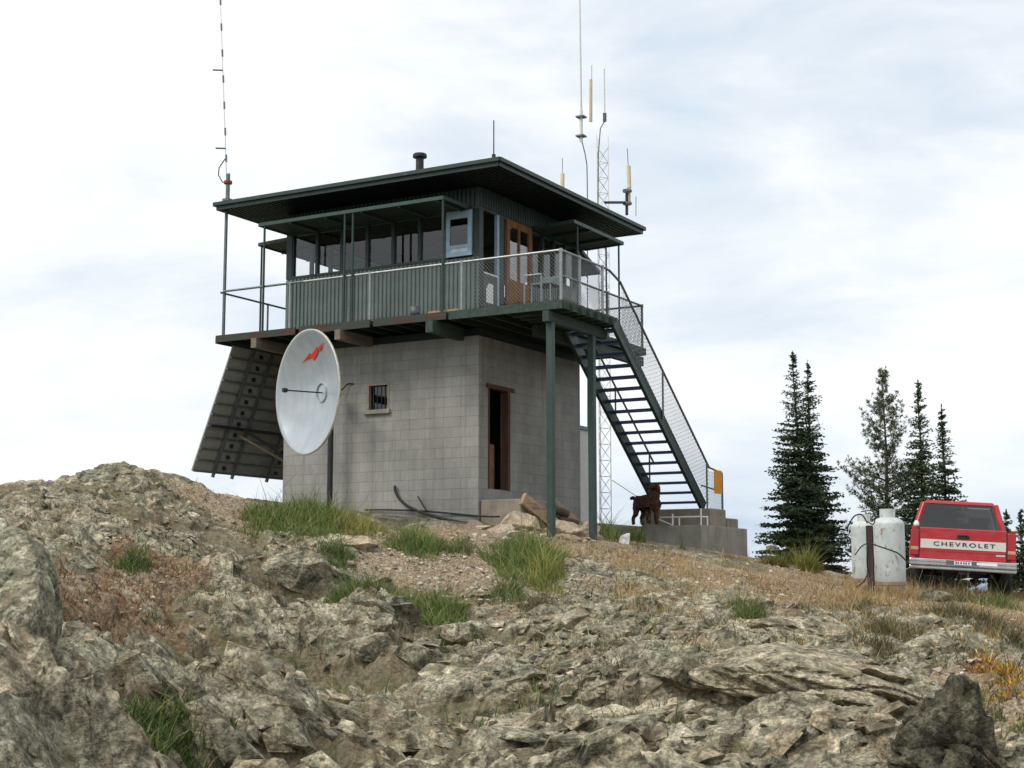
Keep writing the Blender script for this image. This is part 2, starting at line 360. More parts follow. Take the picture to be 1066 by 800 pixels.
def terrain_mat(name='mountain_rock', dark=False):
    s = NT(name); v = s.coord()
    ats = s.n('ShaderNodeAttribute', attribute_name='soil'); ato = s.n('ShaderNodeAttribute', attribute_name='ochre')
    cell = s.n('ShaderNodeAttribute', attribute_name='cell')
    n1 = s.noise(v, 1.1, 8, .62, .4); n2 = s.noise(v, 5.5, 8, .68, .6); n3 = s.noise(v, 26, 6, .7, .3); n4 = s.noise(v, 90, 3, .6)
    rock = s.ramp(n2, [(.36, (.085, .082, .064)), (.46, (.205, .197, .158)), (.54, (.335, .32, .262)), (.66, (.57, .55, .47))])
    rock = s.mix(.55, rock, s.ramp(n1, [(.3, (.72, .75, .66)), (.5, (1, 1, .96)), (.7, (1.22, 1.18, 1.10))]), 'MULTIPLY')
    rock = s.mix(.7, rock, s.ramp(cell.outputs['Fac'], [(0, (.62, .57, .47)), (.25, (.92, .90, .74)), (.5, (1.12, 1.05, .90)), (.75, (1.45, 1.33, 1.12)), (1, (1.30, 1.0, .72))]), 'MULTIPLY')
    lich = s.ramp(s.noise(v, 11, 9, .78, .5), [(.555, 0.), (.63, .8)]); rock = s.mix(lich, rock, (.075, .075, .062))
    mf = s.n('ShaderNodeMapping'); mf.inputs['Rotation'].default_value = (.5, .3, .9); mf.inputs['Scale'].default_value = (3, 22, 30); c = s.n('ShaderNodeTexCoord'); s.l(c.outputs['Object'], mf.inputs[0])
    strat = s.noise(mf.outputs[0], 1., 6, .6, .6); rock = s.mix(.5, rock, s.ramp(strat, [(.35, .55), (.6, 1.15)]), 'MULTIPLY')
    spk = s.ramp(s.noise(v, 30, 8, .8), [(.40, .30), (.5, 1.), (.60, 1.6)]); rock = s.mix(.75, rock, spk, 'MULTIPLY')
    yl = s.ramp(s.noise(v, 3.3, 6, .7), [(.60, 0.), (.70, .55)]); rock = s.mix(yl, rock, (.27, .25, .12))
    rust = s.ramp(s.noise(v, 2.3, 8, .72), [(.54, 0.), (.64, .6)]); rock = s.mix(rust, rock, (.27, .19, .12))
    atl = s.n('ShaderNodeAttribute', attribute_name='low'); lw = s.math('ADD', atl.outputs['Fac'], s.math('MULTIPLY', s.math('SUBTRACT', n2, .5), .9))
    dirt = s.ramp(n3, [(.3, (.10, .08, .045)), (.5, (.21, .17, .105)), (.7, (.34, .29, .20))]); grn = s.ramp(s.noise(v, 4.1, 6, .7), [(.5, 0.), (.6, .65)]); dirt = s.mix(grn, dirt, (.085, .10, .035))
    rock = s.mix(s.ramp(lw, [(.60, 0.), (.74, .9)]), rock, dirt)
    soilc = s.ramp(n3, [(.34, (.11, .085, .055)), (.46, (.26, .20, .13)), (.55, (.37, .30, .21)), (.66, (.62, .56, .45))])
    soilc = s.mix(.5, soilc, s.ramp(n2, [(.3, (.75, .7, .6)), (.7, (1.15, 1.1, 1.05))]), 'MULTIPLY')
    och = s.ramp(n3, [(.35, (.12, .08, .05)), (.52, (.25, .165, .10)), (.68, (.38, .28, .17))])
    sm = s.math('ADD', ats.outputs['Fac'], s.math('MULTIPLY', s.math('SUBTRACT', n3, .5), .9))
    cc = s.mix(s.ramp(sm, [(.42, 0.), (.58, 1.)]), rock, soilc)
    om = s.math('ADD', ato.outputs['Fac'], s.math('MULTIPLY', s.math('SUBTRACT', n2, .5), 1.1))
    cc = s.mix(s.ramp(om, [(.47, 0.), (.70, .7)]), cc, och)
    sz_ = s.n('ShaderNodeSeparateXYZ'); s.l(v, sz_.inputs[0])
    if not dark: cc = s.mix(s.ramp(s.math('DIVIDE', sz_.outputs[2], -20.), [(.35, 0.), (.8, 1.)]), cc, s.ramp(s.noise(v, .02, 6), [(.4, (.04, .06, .035)), (.6, (.10, .12, .07))]))
    if dark: cc = s.mix(.9, cc, (.36, .35, .33), 'MULTIPLY')
    vo = s.n('ShaderNodeTexVoronoi', feature='DISTANCE_TO_EDGE'); vo.inputs['Scale'].default_value = 7; wv = s.mix(.12, v, s.n('ShaderNodeTexNoise').outputs['Color'])
    s.l(wv, vo.inputs['Vector']); crk = s.ramp(vo.outputs[0], [(0, 0.), (.06, 1.)])
    h = s.math('ADD', s.math('ADD', s.math('MULTIPLY', n3, .6), s.math('MULTIPLY', n4, .25)), s.math('MULTIPLY', crk, .12))
    return s.fin(cc, .93, 0, s.bump(s.math('ADD', h, s.math('MULTIPLY', strat, .6)), .8, .05), .2)
ROCKM = terrain_mat()

def make_terrain():
    az = np.concatenate([np.linspace(-180, -32, 40)[:-1], np.linspace(-32, -22, 40)[:-1], np.linspace(-22, 22, 820), np.linspace(22, 32, 40)[1:], np.linspace(32, 180, 40)[1:-1]])
    rr = np.concatenate([[.6, 1.2, 2, 3, 4, 5], np.geomspace(5.6, 34, 900), np.geomspace(34.3, 60, 60)[0:], np.geomspace(63, 26000, 70)])
    a = np.radians(az); n, m = len(rr), len(a); A, Rr = np.meshgrid(a, rr)
    dx = np.cos(A) * F[0] + np.sin(A) * R[0]; dy = np.cos(A) * F[1] + np.sin(A) * R[1]
    X = CAM[0] + dx * Rr; Y = CAM[1] + dy * Rr; Zz, lowm = hfull(X, Y, True)
    k_ = np.clip((40 - Rr) / 8, 0, 1) * np.clip((Rr - 4) / 2, 0, 1); X0, Y0 = X, Y
    X = X0 + k_ * (.06 * fbm(X0 * 4 + Zz * 5, Y0 * 4 - Zz * 6, 3, 301)); Y = Y0 + k_ * (.06 * fbm(X0 * 4 - Zz * 6, Y0 * 4 + Zz * 5, 3, 305))
    soil, och = masks(X, Y)
    h2, _ = facets(X, Y, .85, 23, 0, .28, .7, 1.6); h3, _ = facets(X, Y, .30, 37, 0, .25, .4, 1.7); cell = np.clip(.5 + .5 * h2 + .5 * h3, 0, 1)
    V = np.stack([X, Y, Zz], -1).reshape(-1, 3); i = np.arange(n - 1)[:, None] * m; j = np.arange(m)[None]; j2 = (j + 1) % m
    Fq = np.stack([i + j, i + m + j, i + m + j2, i + j2], -1).reshape(-1, 4)
    Fq = Fq[:, ::-1]
    V = np.vstack([V, [[CAM[0], CAM[1], float(hfull(CAM[0:1], CAM[1:2])[0])]]])
    o = npmesh('terrain', V, Fq, ROCKM, smooth=False)
    me = o.data
    for nm, arr in (('soil', soil), ('ochre', och), ('cell', cell), ('low', lowm)):
        at = me.attributes.new(nm, 'FLOAT', 'POINT'); at.data.foreach_set('value', np.append(arr.ravel(), 0).astype(np.float32))
    tag(o, kind='structure')
    return o
make_terrain()
def gz(x, y): return float(hfull(np.array([x]), np.array([y]))[0])
def ground_at(px, py):
    """point on the rough ground seen at a measured place"""
    r = ray(px, py); t = np.arange(5, 40, .03); P = CAM[None] + r[None] * t[:, None]; h = hfull(P[:, 0], P[:, 1]); k = np.argmax(P[:, 2] < h) if (P[:, 2] < h).any() else -1
    return P[k]

# ------------------------------------------------------------------ loose rocks
def ico(sub):
    import bmesh
    bm = bmesh.new(); bmesh.ops.create_icosphere(bm, subdivisions=sub, radius=1); V = np.array([v.co[:] for v in bm.verts]); Fc = np.array([[v.index for v in q.verts] for q in bm.faces]); bm.free(); return V, Fc
ICO = {k: ico(k) for k in (1, 2, 4, 6)}
def rockshape(rng, sub, dims, planes=16, noise=.05, lay=0):
    V, Fc = ICO[sub]; D = V / np.linalg.norm(V, axis=1, keepdims=True)
    N = rng.normal(size=(planes, 3)); N /= np.linalg.norm(N, axis=1, keepdims=True); h = rng.uniform(.62, 1., planes)
    dt = D @ N.T; r = np.where(dt > .05, h / np.maximum(dt, .05), 9).min(1); r = np.minimum(r, 1.25); P = D * r[:, None]
    if sub > 2:
        a = fbm(P[:, 0] * 3 + P[:, 2] * 2.3, P[:, 1] * 3 - P[:, 2] * 1.7, 5, int(rng.integers(999)), .55)
        b, e = facets(P[:, 0] + P[:, 2] * .8, P[:, 1] + P[:, 2] * .6, .42, int(rng.integers(999)), .8)
        P = P * (1 + noise * a + noise * 1.3 * b - noise * .8 * np.exp(-e * 7))[:, None]
    return P * np.array(dims), Fc
def boulder_mat(name, c, dark=.5, sc=1.):
    s = NT(name); v = s.coord(); n1 = s.noise(v, 2.2 * sc, 8, .66, .4); n2 = s.noise(v, 9 * sc, 8, .7, .4); n3 = s.noise(v, 40 * sc, 5, .7)
    cc = s.ramp(n1, [(.36, tuple(x * .5 for x in c)), (.5, c), (.64, tuple(x * 1.5 for x in c))])
    cc = s.mix(s.ramp(n2, [(.62 - .12 * dark, 0.), (.68 - .1 * dark, .8)]), cc, (.07, .07, .06))
    cc = s.mix(s.ramp(s.noise(v, 3.7, 6), [(.6, 0.), (.72, .5)]), cc, (.24, .24, .10))
    return s.fin(cc, .93, 0, s.bump(s.math('ADD', n2, s.math('MULTIPLY', n3, .4)), .8, .05), .2)
B_GREY = ROCKM; B_DARK = terrain_mat('dark_lichen_boulder', True)
B_PALE = ROCKM; B_TAN = boulder_mat('tan_stone', (.50, .40, .29), -.5); B_WHITE = boulder_mat('white_quartz', (.8, .79, .74), -1.)
def boulder(name, p, dims, rot, label, mat, seed, sink=.35, sub=6, group=None, noise=.05, planes=16, cell=.3):
    rng = np.random.default_rng(seed); V, Fc = rockshape(rng, sub, dims, planes, noise)
    o = npmesh(name, V, Fc, mat, smooth=False); at = o.data.attributes.new('cell', 'FLOAT', 'POINT'); at.data.foreach_set('value', np.full(len(V), cell, np.float32)); o.location = (p[0], p[1], p[2] + dims[2] * (1 - 2 * sink)); o.rotation_euler = rot
    return tag(o, label, 'rock', group)
yw = azc  # yaw of the view: x axis of a rotated thing points to the right of the photo
def bpix(px, py, dims, rot, label, mat, seed, **k):
    p = ground_at(px, py); return boulder(k.pop('name', 'boulder'), p, dims, (rot[0], rot[1], yw + rot[2]), label, mat, seed, **k)
p = atdepth(-48, 640, 9.6); boulder('boulder', (p[0], p[1], p[2] - .1), (.50, .8, .60), (.1, .45, yw + .3), 'large mottled grey boulder leaning in from the left edge, above the corner one', B_GREY, 5, sink=.5, noise=.055, planes=9)
p = atdepth(-8, 800, 7.6); boulder('boulder', (p[0], p[1], p[2] - .1), (.42, .6, .52), (-.1, .5, yw - .2), 'large mottled grey boulder filling the bottom left corner', B_GREY, 8, sink=.5, noise=.055, planes=9)
p = atdepth(992, 800, 8.2); boulder('boulder', (p[0], p[1], p[2] - .1), (.36, .4, .40), (.1, -.1, yw + .4), 'jagged dark lichen-covered boulder at the bottom right corner', B_DARK, 21, sink=.38, noise=.16, cell=.15)
bpix(800, 700, (.85, .95, .26), (.16, .03, .3), 'long pale flat slab lying below the dry grass', B_PALE, 31, sink=.6, noise=.09, planes=14, cell=.8)
bpix(835, 655, (.75, .9, .26), (.1, .0, .5), 'pale layered ledge just above the long flat slab', B_PALE, 33, sink=.65, noise=.11, cell=.8)
bpix(880, 690, (.60, .5, .26), (.05, .12, .1), 'greenish grey block right of the long flat slab', B_GREY, 35, sink=.7, noise=.1)
bpix(705, 700, (.26, .22, .15), (0, .3, .2), 'rounded grey stone left of the long flat slab', B_GREY, 37, sink=.4)
bpix(310, 598, (.40, .3, .26), (.1, .2, .4), 'angular grey block above the left rock gully', B_GREY, 39, sink=.4, noise=.04)
bpix(378, 568, (.30, .2, .10), (.05, .1, -.2), 'flat cream stone between two green grass clumps', B_TAN, 41, sink=.3)
bpix(590, 556, (.34, .26, .22), (0, .25, .6), 'pale angular stone between the two green posts', B_TAN, 43, sink=.3, sub=4)
bpix(543, 552, (.42, .3, .26), (.1, .1, .2), 'pinkish stone under the fallen planks left of the first post', B_TAN, 45, sink=.25, sub=4)
bpix(612, 558, (.20, .2, .20), (.1, .1, .9), 'small pale stone right beside the second green post', B_TAN, 47, sink=.3, sub=4)
bpix(651, 566, (.13, .12, .14), (.1, .1, .9), 'small white stone below the pad under the dog', B_WHITE, 49, sink=.2, sub=4)
bpix(740, 782, (.022, .02, .03), (.1, .1, .9), 'tiny bright white quartz chip on the dark foreground rock', B_WHITE, 50, sink=.1, sub=4, name='quartz_chip')
bpix(974, 626, (.30, .2, .14), (.1, .1, .3), 'grey wedge stone in the dry grass in front of the truck', B_GREY, 51, sink=.3, sub=4)
bpix(805, 575, (.25, .2, .13), (.1, .2, .3), 'pale stone on the crest left of the double fir', B_PALE, 52, sink=.3, sub=4)
bpix(125, 494, (.7, .5, .40), (.1, .1, .2), 'brown topped rock forming the peak of the left ridge', B_GREY, 61, sink=.7, noise=.12)
GREENS = [(400, 622, 55, 12, 1), (455, 642, 36, 18, 1), (375, 648, 45, 14, 1), (305, 724, 28, 14, 1), (362, 712, 28, 12, 1), (240, 712, 30, 8, 1), (175, 785, 66, 16, 1), (290, 570, 40, 12, 1), (198, 738, 16, 14, 1), (548, 600, 55, 26, 1), (1045, 722, 30, 16, 1), (970, 678, 20, 8, 1), (778, 650, 18, 8, 1), (930, 636, 24, 8, 1)]
def hullrock(rng, npts, cuts, amp):
    import bmesh
    P = rng.normal(size=(npts, 3)); P /= np.linalg.norm(P, axis=1, keepdims=True); P *= rng.uniform(.8, 1.12, (npts, 1)); P = np.clip(P, -.86, .86)
    bm = bmesh.new(); [bm.verts.new(p) for p in P]; r = bmesh.ops.convex_hull(bm, input=bm.verts); 
    bmesh.ops.delete(bm, geom=[v for v in bm.verts if not v.link_faces], context='VERTS')
    if cuts: bmesh.ops.subdivide_edges(bm, edges=bm.edges[:], cuts=cuts, use_grid_fill=True); bmesh.ops.triangulate(bm, faces=bm.faces[:])
    bm.verts.index_update(); V = np.array([v.co[:] for v in bm.verts]); Fc = np.array([[v.index for v in q.verts] for q in bm.faces]); bm.free()
    if amp:
        sd_ = int(rng.integers(999)); n1_ = fbm(V[:, 0] * 2.6 + V[:, 2] * 2.1, V[:, 1] * 2.6 - V[:, 2] * 1.9, 4, sd_, .55); lay = fbm(V[:, 2] * 9 + V[:, 0] * 1.5, V[:, 1] * 1.3, 3, sd_ + 7)
        V = V * (1 + amp * n1_ + amp * .7 * lay)[:, None]
    return V, Fc
def bedrock(n_big, n_small, seed=77):
    rng = np.random.default_rng(seed); ICO[3] = ico(3)
    lib = {3: [hullrock(rng, int(rng.integers(11, 20)), 5, .07) for _ in range(30)], 2: [hullrock(rng, int(rng.integers(9, 15)), 0, 0) for _ in range(30)]}
    Vs, Fs, Cs = [], [], []; k = 0
    for n, sub, base, sp in ((n_big, 3, .25, .45), (n_small, 2, .075, .5)):
        px = rng.uniform(-60, 1110, n); py = 490 + 340 * rng.uniform(0, 1, n) ** .8; P = pix2ground(px, py); x, y = P[:, 0], P[:, 1]
        soil, och = masks(x, y); z, low = hfull(x, y, True)
        grn_ = blobs(x, y, GREENS)
        keep = (soil + .5 * rng.uniform(size=n) < .62) & (och + rng.uniform(size=n) < 1.15) & (low + .25 * rng.uniform(size=n) < .80) & (grn_ < .3 + .3 * rng.uniform(size=n)) & (fbm(x * .8, y * .8, 3, 411) > -.22) & (np.hypot(x - TRK[0], y - TRK[1]) > 5) & ~((x > -6.5) & (x < 4) & (y > -2.6)) & (P[:, 2] > -20)
        # only where the lookup really met the slope
        keep &= np.abs(hbase(x, y) - P[:, 2]) < .3
        d, l = camdl(x, y)
        for i in np.where(keep)[0]:
            if py[i] < 640 and px[i] > 460 and rng.uniform() < (.35 if px[i] < 620 else .55): continue
            s_ = base * math.exp(rng.normal() * sp); s_ = min(s_, .045 * d[i]); s_ = min(s_, .26 if d[i] > 17 else 9)
            V, Fc = lib[sub][rng.integers(30)]
            left = np.clip((560 - px[i]) / 300, 0, 1); ang = math.radians(-48 * left + 14 * (1 - left)) + rng.normal() * .22
            V = V * [s_, s_ * rng.uniform(.6, .95), s_ * rng.uniform(.34, .62)]
            t = rng.normal() * .18 + .15; V = V @ np.array([[1, 0, 0], [0, math.cos(t), math.sin(t)], [0, -math.sin(t), math.cos(t)]])
            V = V @ np.array([[math.cos(ang), 0, math.sin(ang)], [0, 1, 0], [-math.sin(ang), 0, math.cos(ang)]])
            a = azc + rng.normal() * .35; V = V @ np.array([[math.cos(a), math.sin(a), 0], [-math.sin(a), math.cos(a), 0], [0, 0, 1]])
            Vs.append(V + [x[i], y[i], z[i] - s_ * (.30 if sub == 3 else .05)]); Fs.append(Fc + k); Cs.append(np.full(len(V), rng.uniform(.15, .95))); k += len(V)
    o = npmesh('bedrock', np.vstack(Vs), np.vstack(Fs), ROCKM); at = o.data.attributes.new('cell', 'FLOAT', 'POINT'); at.data.foreach_set('value', np.concatenate(Cs).astype(np.float32))
    return tag(o, 'angular grey bedrock blocks breaking through the slope', 'rock', kind='stuff')
bedrock(2800, 20000)
def scree(name, n, region, size, mats, label, seed):
    rng = np.random.default_rng(seed); Vs = []; Fs = []; k = 0; hl_ = [hullrock(rng, int(rng.integers(9, 16)), 0, 0) for _ in range(30)]
    pts = []
    for (px0, px1, py0, py1, w) in region:
        k_ = int(n * w); q = pix2ground(rng.uniform(px0, px1, k_), rng.uniform(py0, py1, k_)); pts.append(q[:, :2] + rng.normal(size=(k_, 2)) * [.15, .5])
    pts = np.vstack(pts); hz = hfull(pts[:, 0], pts[:, 1])
    for (x, y), z in zip(pts, hz):
        if -5 < x < .4 and -.05 < y < 4.5: continue
        s = min(size * math.exp(rng.normal() * .5), .07 if size < .1 else 9); V, Fc = hl_[rng.integers(30)]; V = V * [s, s * rng.uniform(.5, .9), s * rng.uniform(.35, .7)]
        a = rng.uniform(0, 6.28); c, sn = math.cos(a), math.sin(a); t = rng.normal() * .3
        V = V @ np.array([[1, 0, 0], [0, math.cos(t), -math.sin(t)], [0, math.sin(t), math.cos(t)]]).T @ np.array([[c, -sn, 0], [sn, c, 0], [0, 0, 1]]).T
        Vs.append(V + [x, y, z + s * .02]); Fs.append(Fc + k); k += len(V)
    o = npmesh(name, np.vstack(Vs), np.vstack(Fs), mats); return tag(o, label, 'rubble', kind='stuff')
def scree_mat(name, c, c2):
    s = NT(name); g = s.n('ShaderNodeNewGeometry'); n = s.noise(s.coord(), 14, 6, .7)
    cc = s.mix(g.outputs['Random Per Island'], c, c2); cc = s.mix(.6, cc, s.ramp(n, [(.3, .5), (.7, 1.3)]), 'MULTIPLY')
    return s.fin(cc, .93, 0, s.bump(n, .5, .03), .2)
S_GREY = scree_mat('grey_rubble', (.15, .14, .11), (.36, .335, .27)); S_TAN = scree_mat('tan_rubble', (.30, .21, .14), (.66, .58, .47))
scree('scree', 1700, [(60, 500, 560, 790, .6), (480, 720, 570, 780, .7), (700, 900, 640, 790, .35), (560, 680, 570, 640, .5), (0, 260, 510, 600, .3)], .038, S_GREY, 'grey broken rock scattered over the slope', 3)
scree('gravel', 1500, [(400, 620, 555, 640, .8), (640, 860, 572, 640, .7), (860, 1066, 620, 720, .5), (330, 500, 545, 600, .3), (60, 240, 560, 660, .2)], .03, S_TAN, 'tan gravel and pale chips on the bare soil', 4)
scree('rubble_pile', 130, [(498, 625, 541, 562, 1)], .12, S_TAN, 'pale rubble heaped along the foot of the doorstep wall', 6)

# ------------------------------------------------------------------ grass and plants
def grass_mat(name, stops, spec=.2):
    s = NT(name); g = s.n('ShaderNodeNewGeometry'); cc = s.ramp(g.outputs['Random Per Island'], stops); n = s.noise(s.coord(), 1.4, 4)
    cc = s.mix(.6, cc, s.ramp(n, [(.3, .65), (.7, 1.25)]), 'MULTIPLY'); return s.fin(cc, .7, 0, None, spec)
G_GREEN = grass_mat('green_grass', [(0, (.045, .085, .022)), (.4, (.10, .165, .042)), (.75, (.18, .23, .06)), (1, (.36, .30, .12))])
G_DARK = grass_mat('dark_green_plant', [(0, (.045, .085, .026)), (.6, (.11, .16, .045)), (1, (.27, .25, .10))])
G_YELL = grass_mat('yellow_green_grass', [(0, (.10, .15, .035)), (.5, (.24, .25, .06)), (1, (.42, .36, .12))])
G_DRY = grass_mat('dry_grass', [(0, (.22, .125, .05)), (.5, (.40, .28, .125)), (1, (.60, .48, .26))])
G_RUST = grass_mat('rusty_ground_plant', [(0, (.14, .06, .03)), (.5, (.28, .14, .06)), (1, (.40, .25, .11))])
G_HEATH = grass_mat('dull_heath', [(0, (.06, .055, .03)), (.5, (.12, .11, .05)), (1, (.22, .19, .09))])
G_ORNG = grass_mat('orange_flowers', [(0, (.20, .13, .04)), (.35, (.42, .20, .03)), (.7, (.62, .32, .03)), (1, (.70, .50, .08))])
def blades(pts, hz, rng, h, w, lean=.35, seg=3, hvar=.35):
    n = len(pts); H = h * np.exp(rng.normal(size=n) * hvar) if np.isscalar(h) else h * np.exp(rng.normal(size=n) * hvar)
    a = rng.uniform(0, 6.283, n); ln = rng.uniform(.1, 1, n) * lean * 2; dx = np.cos(a) * ln; dy = np.sin(a) * ln; b = rng.uniform(0, 3.1416, n)
    V = []; 
    for i in range(seg + 1):
        t = i / seg; wd = w * (1 - t * .85) * .5
        cx = pts[:, 0] + dx * H * t ** 1.7; cy = pts[:, 1] + dy * H * t ** 1.7; cz = hz + H * (t - .25 * ln * t * t) - .02
        V.append(np.stack([cx - np.cos(b) * wd, cy - np.sin(b) * wd, cz], -1)); V.append(np.stack([cx + np.cos(b) * wd, cy + np.sin(b) * wd, cz], -1))
    V = np.stack(V, 1).reshape(-1, 3); k = (seg + 1) * 2; base = np.arange(n)[:, None, None] * k; q = np.array([[2 * i, 2 * i + 1, 2 * i + 3, 2 * i + 2] for i in range(seg)])[None]
    return V, (base + q).reshape(-1, 4)
def tuftpts(px, py, w, h, n, rng, sc=1.):
    """points in an ellipse on the slope around a measured place; w,h half sizes in photo px"""
    p = pix2ground(px, py); d0, l0 = camdl(p[0], p[1]); a = pix2ground(px, py + h); b = pix2ground(px, py - h)
    rd = max(.12, min(2.2, abs(camdl(a[0], a[1])[0] - camdl(b[0], b[1])[0]) / 2)); rl = w * d0 / f
    th = rng.uniform(0, 6.283, n); r = rng.uniform(0, 1, n) ** .6; r = r * (1 + .25 * np.sin(3 * th + rng.uniform(0, 6)) * r)
    dd = d0 + rd * r * np.sin(th); ll = l0 + rl * r * np.cos(th)
    return np.stack([CAM[0] + F[0] * dd + R[0] * ll, CAM[1] + F[1] * dd + R[1] * ll], -1), r
def clump(px, py, w, h, n, hgt, mat, label, cat='grass', name='grass_clump', seed=0, group=None, wd=.012, lean=.4, kind=None):
    rng = np.random.default_rng(seed + int(px * 7 + py)); pts, r = tuftpts(px, py, w, h, n, rng)
    ok = ~((pts[:, 0] > -4.85) & (pts[:, 0] < .05) & (pts[:, 1] > -.03)); ok &= fbm(pts[:, 0] * 3.5, pts[:, 1] * 3.5, 3, 77) > -.30; pts = pts[ok]; r = r[ok]
    hz = hfull(pts[:, 0], pts[:, 1]); V, Fq = blades(pts, hz, rng, hgt * (1.15 - .75 * r) * (.55 + .9 * vnoise(pts[:, 0] * 4, pts[:, 1] * 4, 5)), wd, lean * 1.3, hvar=.45); o = npmesh(name, V, Fq, mat)
    return tag(o, label, cat, group, kind)
clump(320, 542, 50, 16, 8500, .25, G_GREEN, 'tall bright green grass clump at the left foot of the tower wall')
clump(285, 548, 45, 12, 3400, .22, G_GREEN, 'low green grass spreading left from the tower corner')
clump(365, 551, 42, 8, 1800, .26, G_YELL, 'yellowish flowering plants along the tower wall')
clump(300, 570, 24, 10, 900, .2, G_DARK, 'small dark green tuft below the grass at the tower corner')
clump(435, 570, 32, 12, 4200, .22, G_GREEN, 'green clump with white flower heads below the black cable')
clump(478, 573, 22, 6, 700, .2, G_DARK, 'low leafy fringe right of the white-flowered clump')
clump(548, 588, 46, 18, 11000, .27, G_GREEN, 'biggest bright green bush of grass in front of the first post')
clump(567, 600, 24, 13, 2600, .25, G_YELL, 'yellow streaked grass on the right side of the biggest green bush')
clump(535, 622, 30, 10, 1700, .22, G_DARK, 'lower green spill under the biggest green bush')
clump(398, 620, 58, 11, 10000, .20, G_GREEN, 'long green strip of grass on the gravel in mid slope')
clump(458, 642, 36, 18, 9000, .18, G_GREEN, 'green strip bending downhill at the right end of the mid slope')
clump(378, 648, 46, 13, 7000, .16, G_DARK, 'dull green grass running down left of the mid slope strip')
clump(352, 592, 20, 8, 1800, .22, G_DARK, 'small round green tuft beside the cream stone')
clump(140, 592, 20, 7, 1800, .18, G_DARK, 'small green tuft alone on the rusty left slope')
clump(305, 724, 24, 12, 5200, .15, G_GREEN, 'bright green tuft low in the rock gully')
clump(362, 710, 28, 12, 5000, .13, G_GREEN, 'green tuft just right of the gully tuft')
clump(245, 710, 34, 8, 4000, .12, G_GREEN, 'thin green tuft left of the gully tuft')
clump(198, 738, 16, 16, 2600, .11, G_GREEN, 'upright green tuft on a ledge at lower left')
clump(178, 778, 72, 20, 15000, .085, G_DARK, 'broad dark green turf along the bottom edge at left')
clump(290, 690, 24, 10, 2600, .11, G_DARK, 'small green sprigs between grey blocks')
clump(634, 560, 16, 6, 900, .26, G_GREEN, 'green tuft against the pad left of the dog')
clump(662, 562, 10, 4, 500, .24, G_GREEN, 'narrow green tuft against the pad below the dog')
clump(706, 568, 7, 3, 300, .26, G_GREEN, 'slim green sprig in front of the pad face')
clump(828, 584, 30, 9, 5000, .30, G_YELL, 'yellow-green bush of grass at the foot of the double fir')
clump(778, 650, 20, 8, 2600, .16, G_DARK, 'grey green cushion plant above the pale slabs')
clump(745, 748, 10, 5, 400, .05, G_DARK, 'tiny green cushion in a crack of the dark rock')
for i, (px, py, w, h, n) in enumerate([(1005, 652, 50, 12, 6000), (870, 640, 50, 8, 4000), (950, 686, 50, 16, 7000), (560, 640, 24, 8, 1500), (905, 700, 40, 14, 3500), (1040, 690, 30, 14, 3000), (930, 660, 40, 8, 3000)]):
    clump(px, py, w, h, n, .14, G_HEATH, 'dull olive heath growing low among the stones', 'heath', 'heath', i, kind='stuff')
clump(1000, 625, 45, 3, 2200, .15, G_HEATH, 'dark tangled dry brush growing under the truck tail', 'brush', 'brush', 2, wd=.012)
clump(1040, 632, 22, 4, 1300, .17, G_DARK, 'dark green weeds at the right rear wheel of the truck', 'weeds', 'weeds', 2, wd=.014)
for px, py, w, h, n, lab in ((930, 636, 26, 6, 2200, 'orange flowers in the heath below the propane tanks'), (970, 678, 20, 8, 1600, 'small orange flower patch above the dark boulder'),
                             (1045, 722, 28, 14, 2600, 'large yellow-orange flower patch at the right edge'), (1010, 695, 24, 8, 1600, 'reddish flowers left of the large orange patch')):
    clump(px, py, w, h, n, .05, G_ORNG, lab, 'flowers', 'flower_patch', 3, wd=.02, kind='stuff')
def field(name, regs, n, hgt, mat, label, seed, thr=0., wd=.008, cond=None):
    rng = np.random.default_rng(seed); P = []
    for (px0, px1, py0, py1, w) in regs:
        m = int(n * w); g = 26; gx = np.linspace(px0, px1, g); gy = np.linspace(py0, py1, 8); G = pix2ground(*np.meshgrid(gx, gy, indexing='ij'))[..., :2]
        u = rng.uniform(0, g - 1.001, m); v = rng.uniform(0, 6.999, m); i = u.astype(int); j = v.astype(int); fu = (u - i)[:, None]; fv = (v - j)[:, None]
        q = (G[i, j] * (1 - fu) + G[i + 1, j] * fu) * (1 - fv) + (G[i, j + 1] * (1 - fu) + G[i + 1, j + 1] * fu) * fv; P.append(q)
    P = np.vstack(P); s = fbm(P[:, 0] * 1.6, P[:, 1] * 1.6, 3, seed) + .6 * fbm(P[:, 0] * 6, P[:, 1] * 6, 2, seed + 3)
    ok = s > thr; ok &= ~((P[:, 0] > -4.85) & (P[:, 0] < .05) & (P[:, 1] > -.03)); 
    if cond == 'soil': ok &= masks(P[:, 0], P[:, 1])[0] > .4
    if cond == 'ochre': ok &= masks(P[:, 0], P[:, 1])[1] > .3
    P = P[ok]; hz = hfull(P[:, 0], P[:, 1]); V, Fq = blades(P, hz, rng, hgt, wd, .5, 2, .5); return tag(npmesh(name, V, Fq, mat), label, 'grass', kind='stuff')
field('dry_grass', [(640, 900, 568, 650, 1.2), (860, 1080, 610, 700, 1.3), (560, 720, 560, 600, .3)], 26000, .09, G_DRY, 'sparse golden dry grass over the soil on the right', 1, .0, .007)
field('dry_grass_fringe', [(880, 1075, 606, 626, 1)], 9000, .17, G_DRY, 'taller dry grass along the crest by the tanks and truck', 2, -.3, .007)
field('rusty_moss', [(30, 290, 540, 660, 1), (640, 900, 590, 660, .7), (850, 1066, 640, 720, .5)], 30000, .045, G_RUST, 'rust coloured low plants between the rocks', 5, .0, .02, 'ochre')
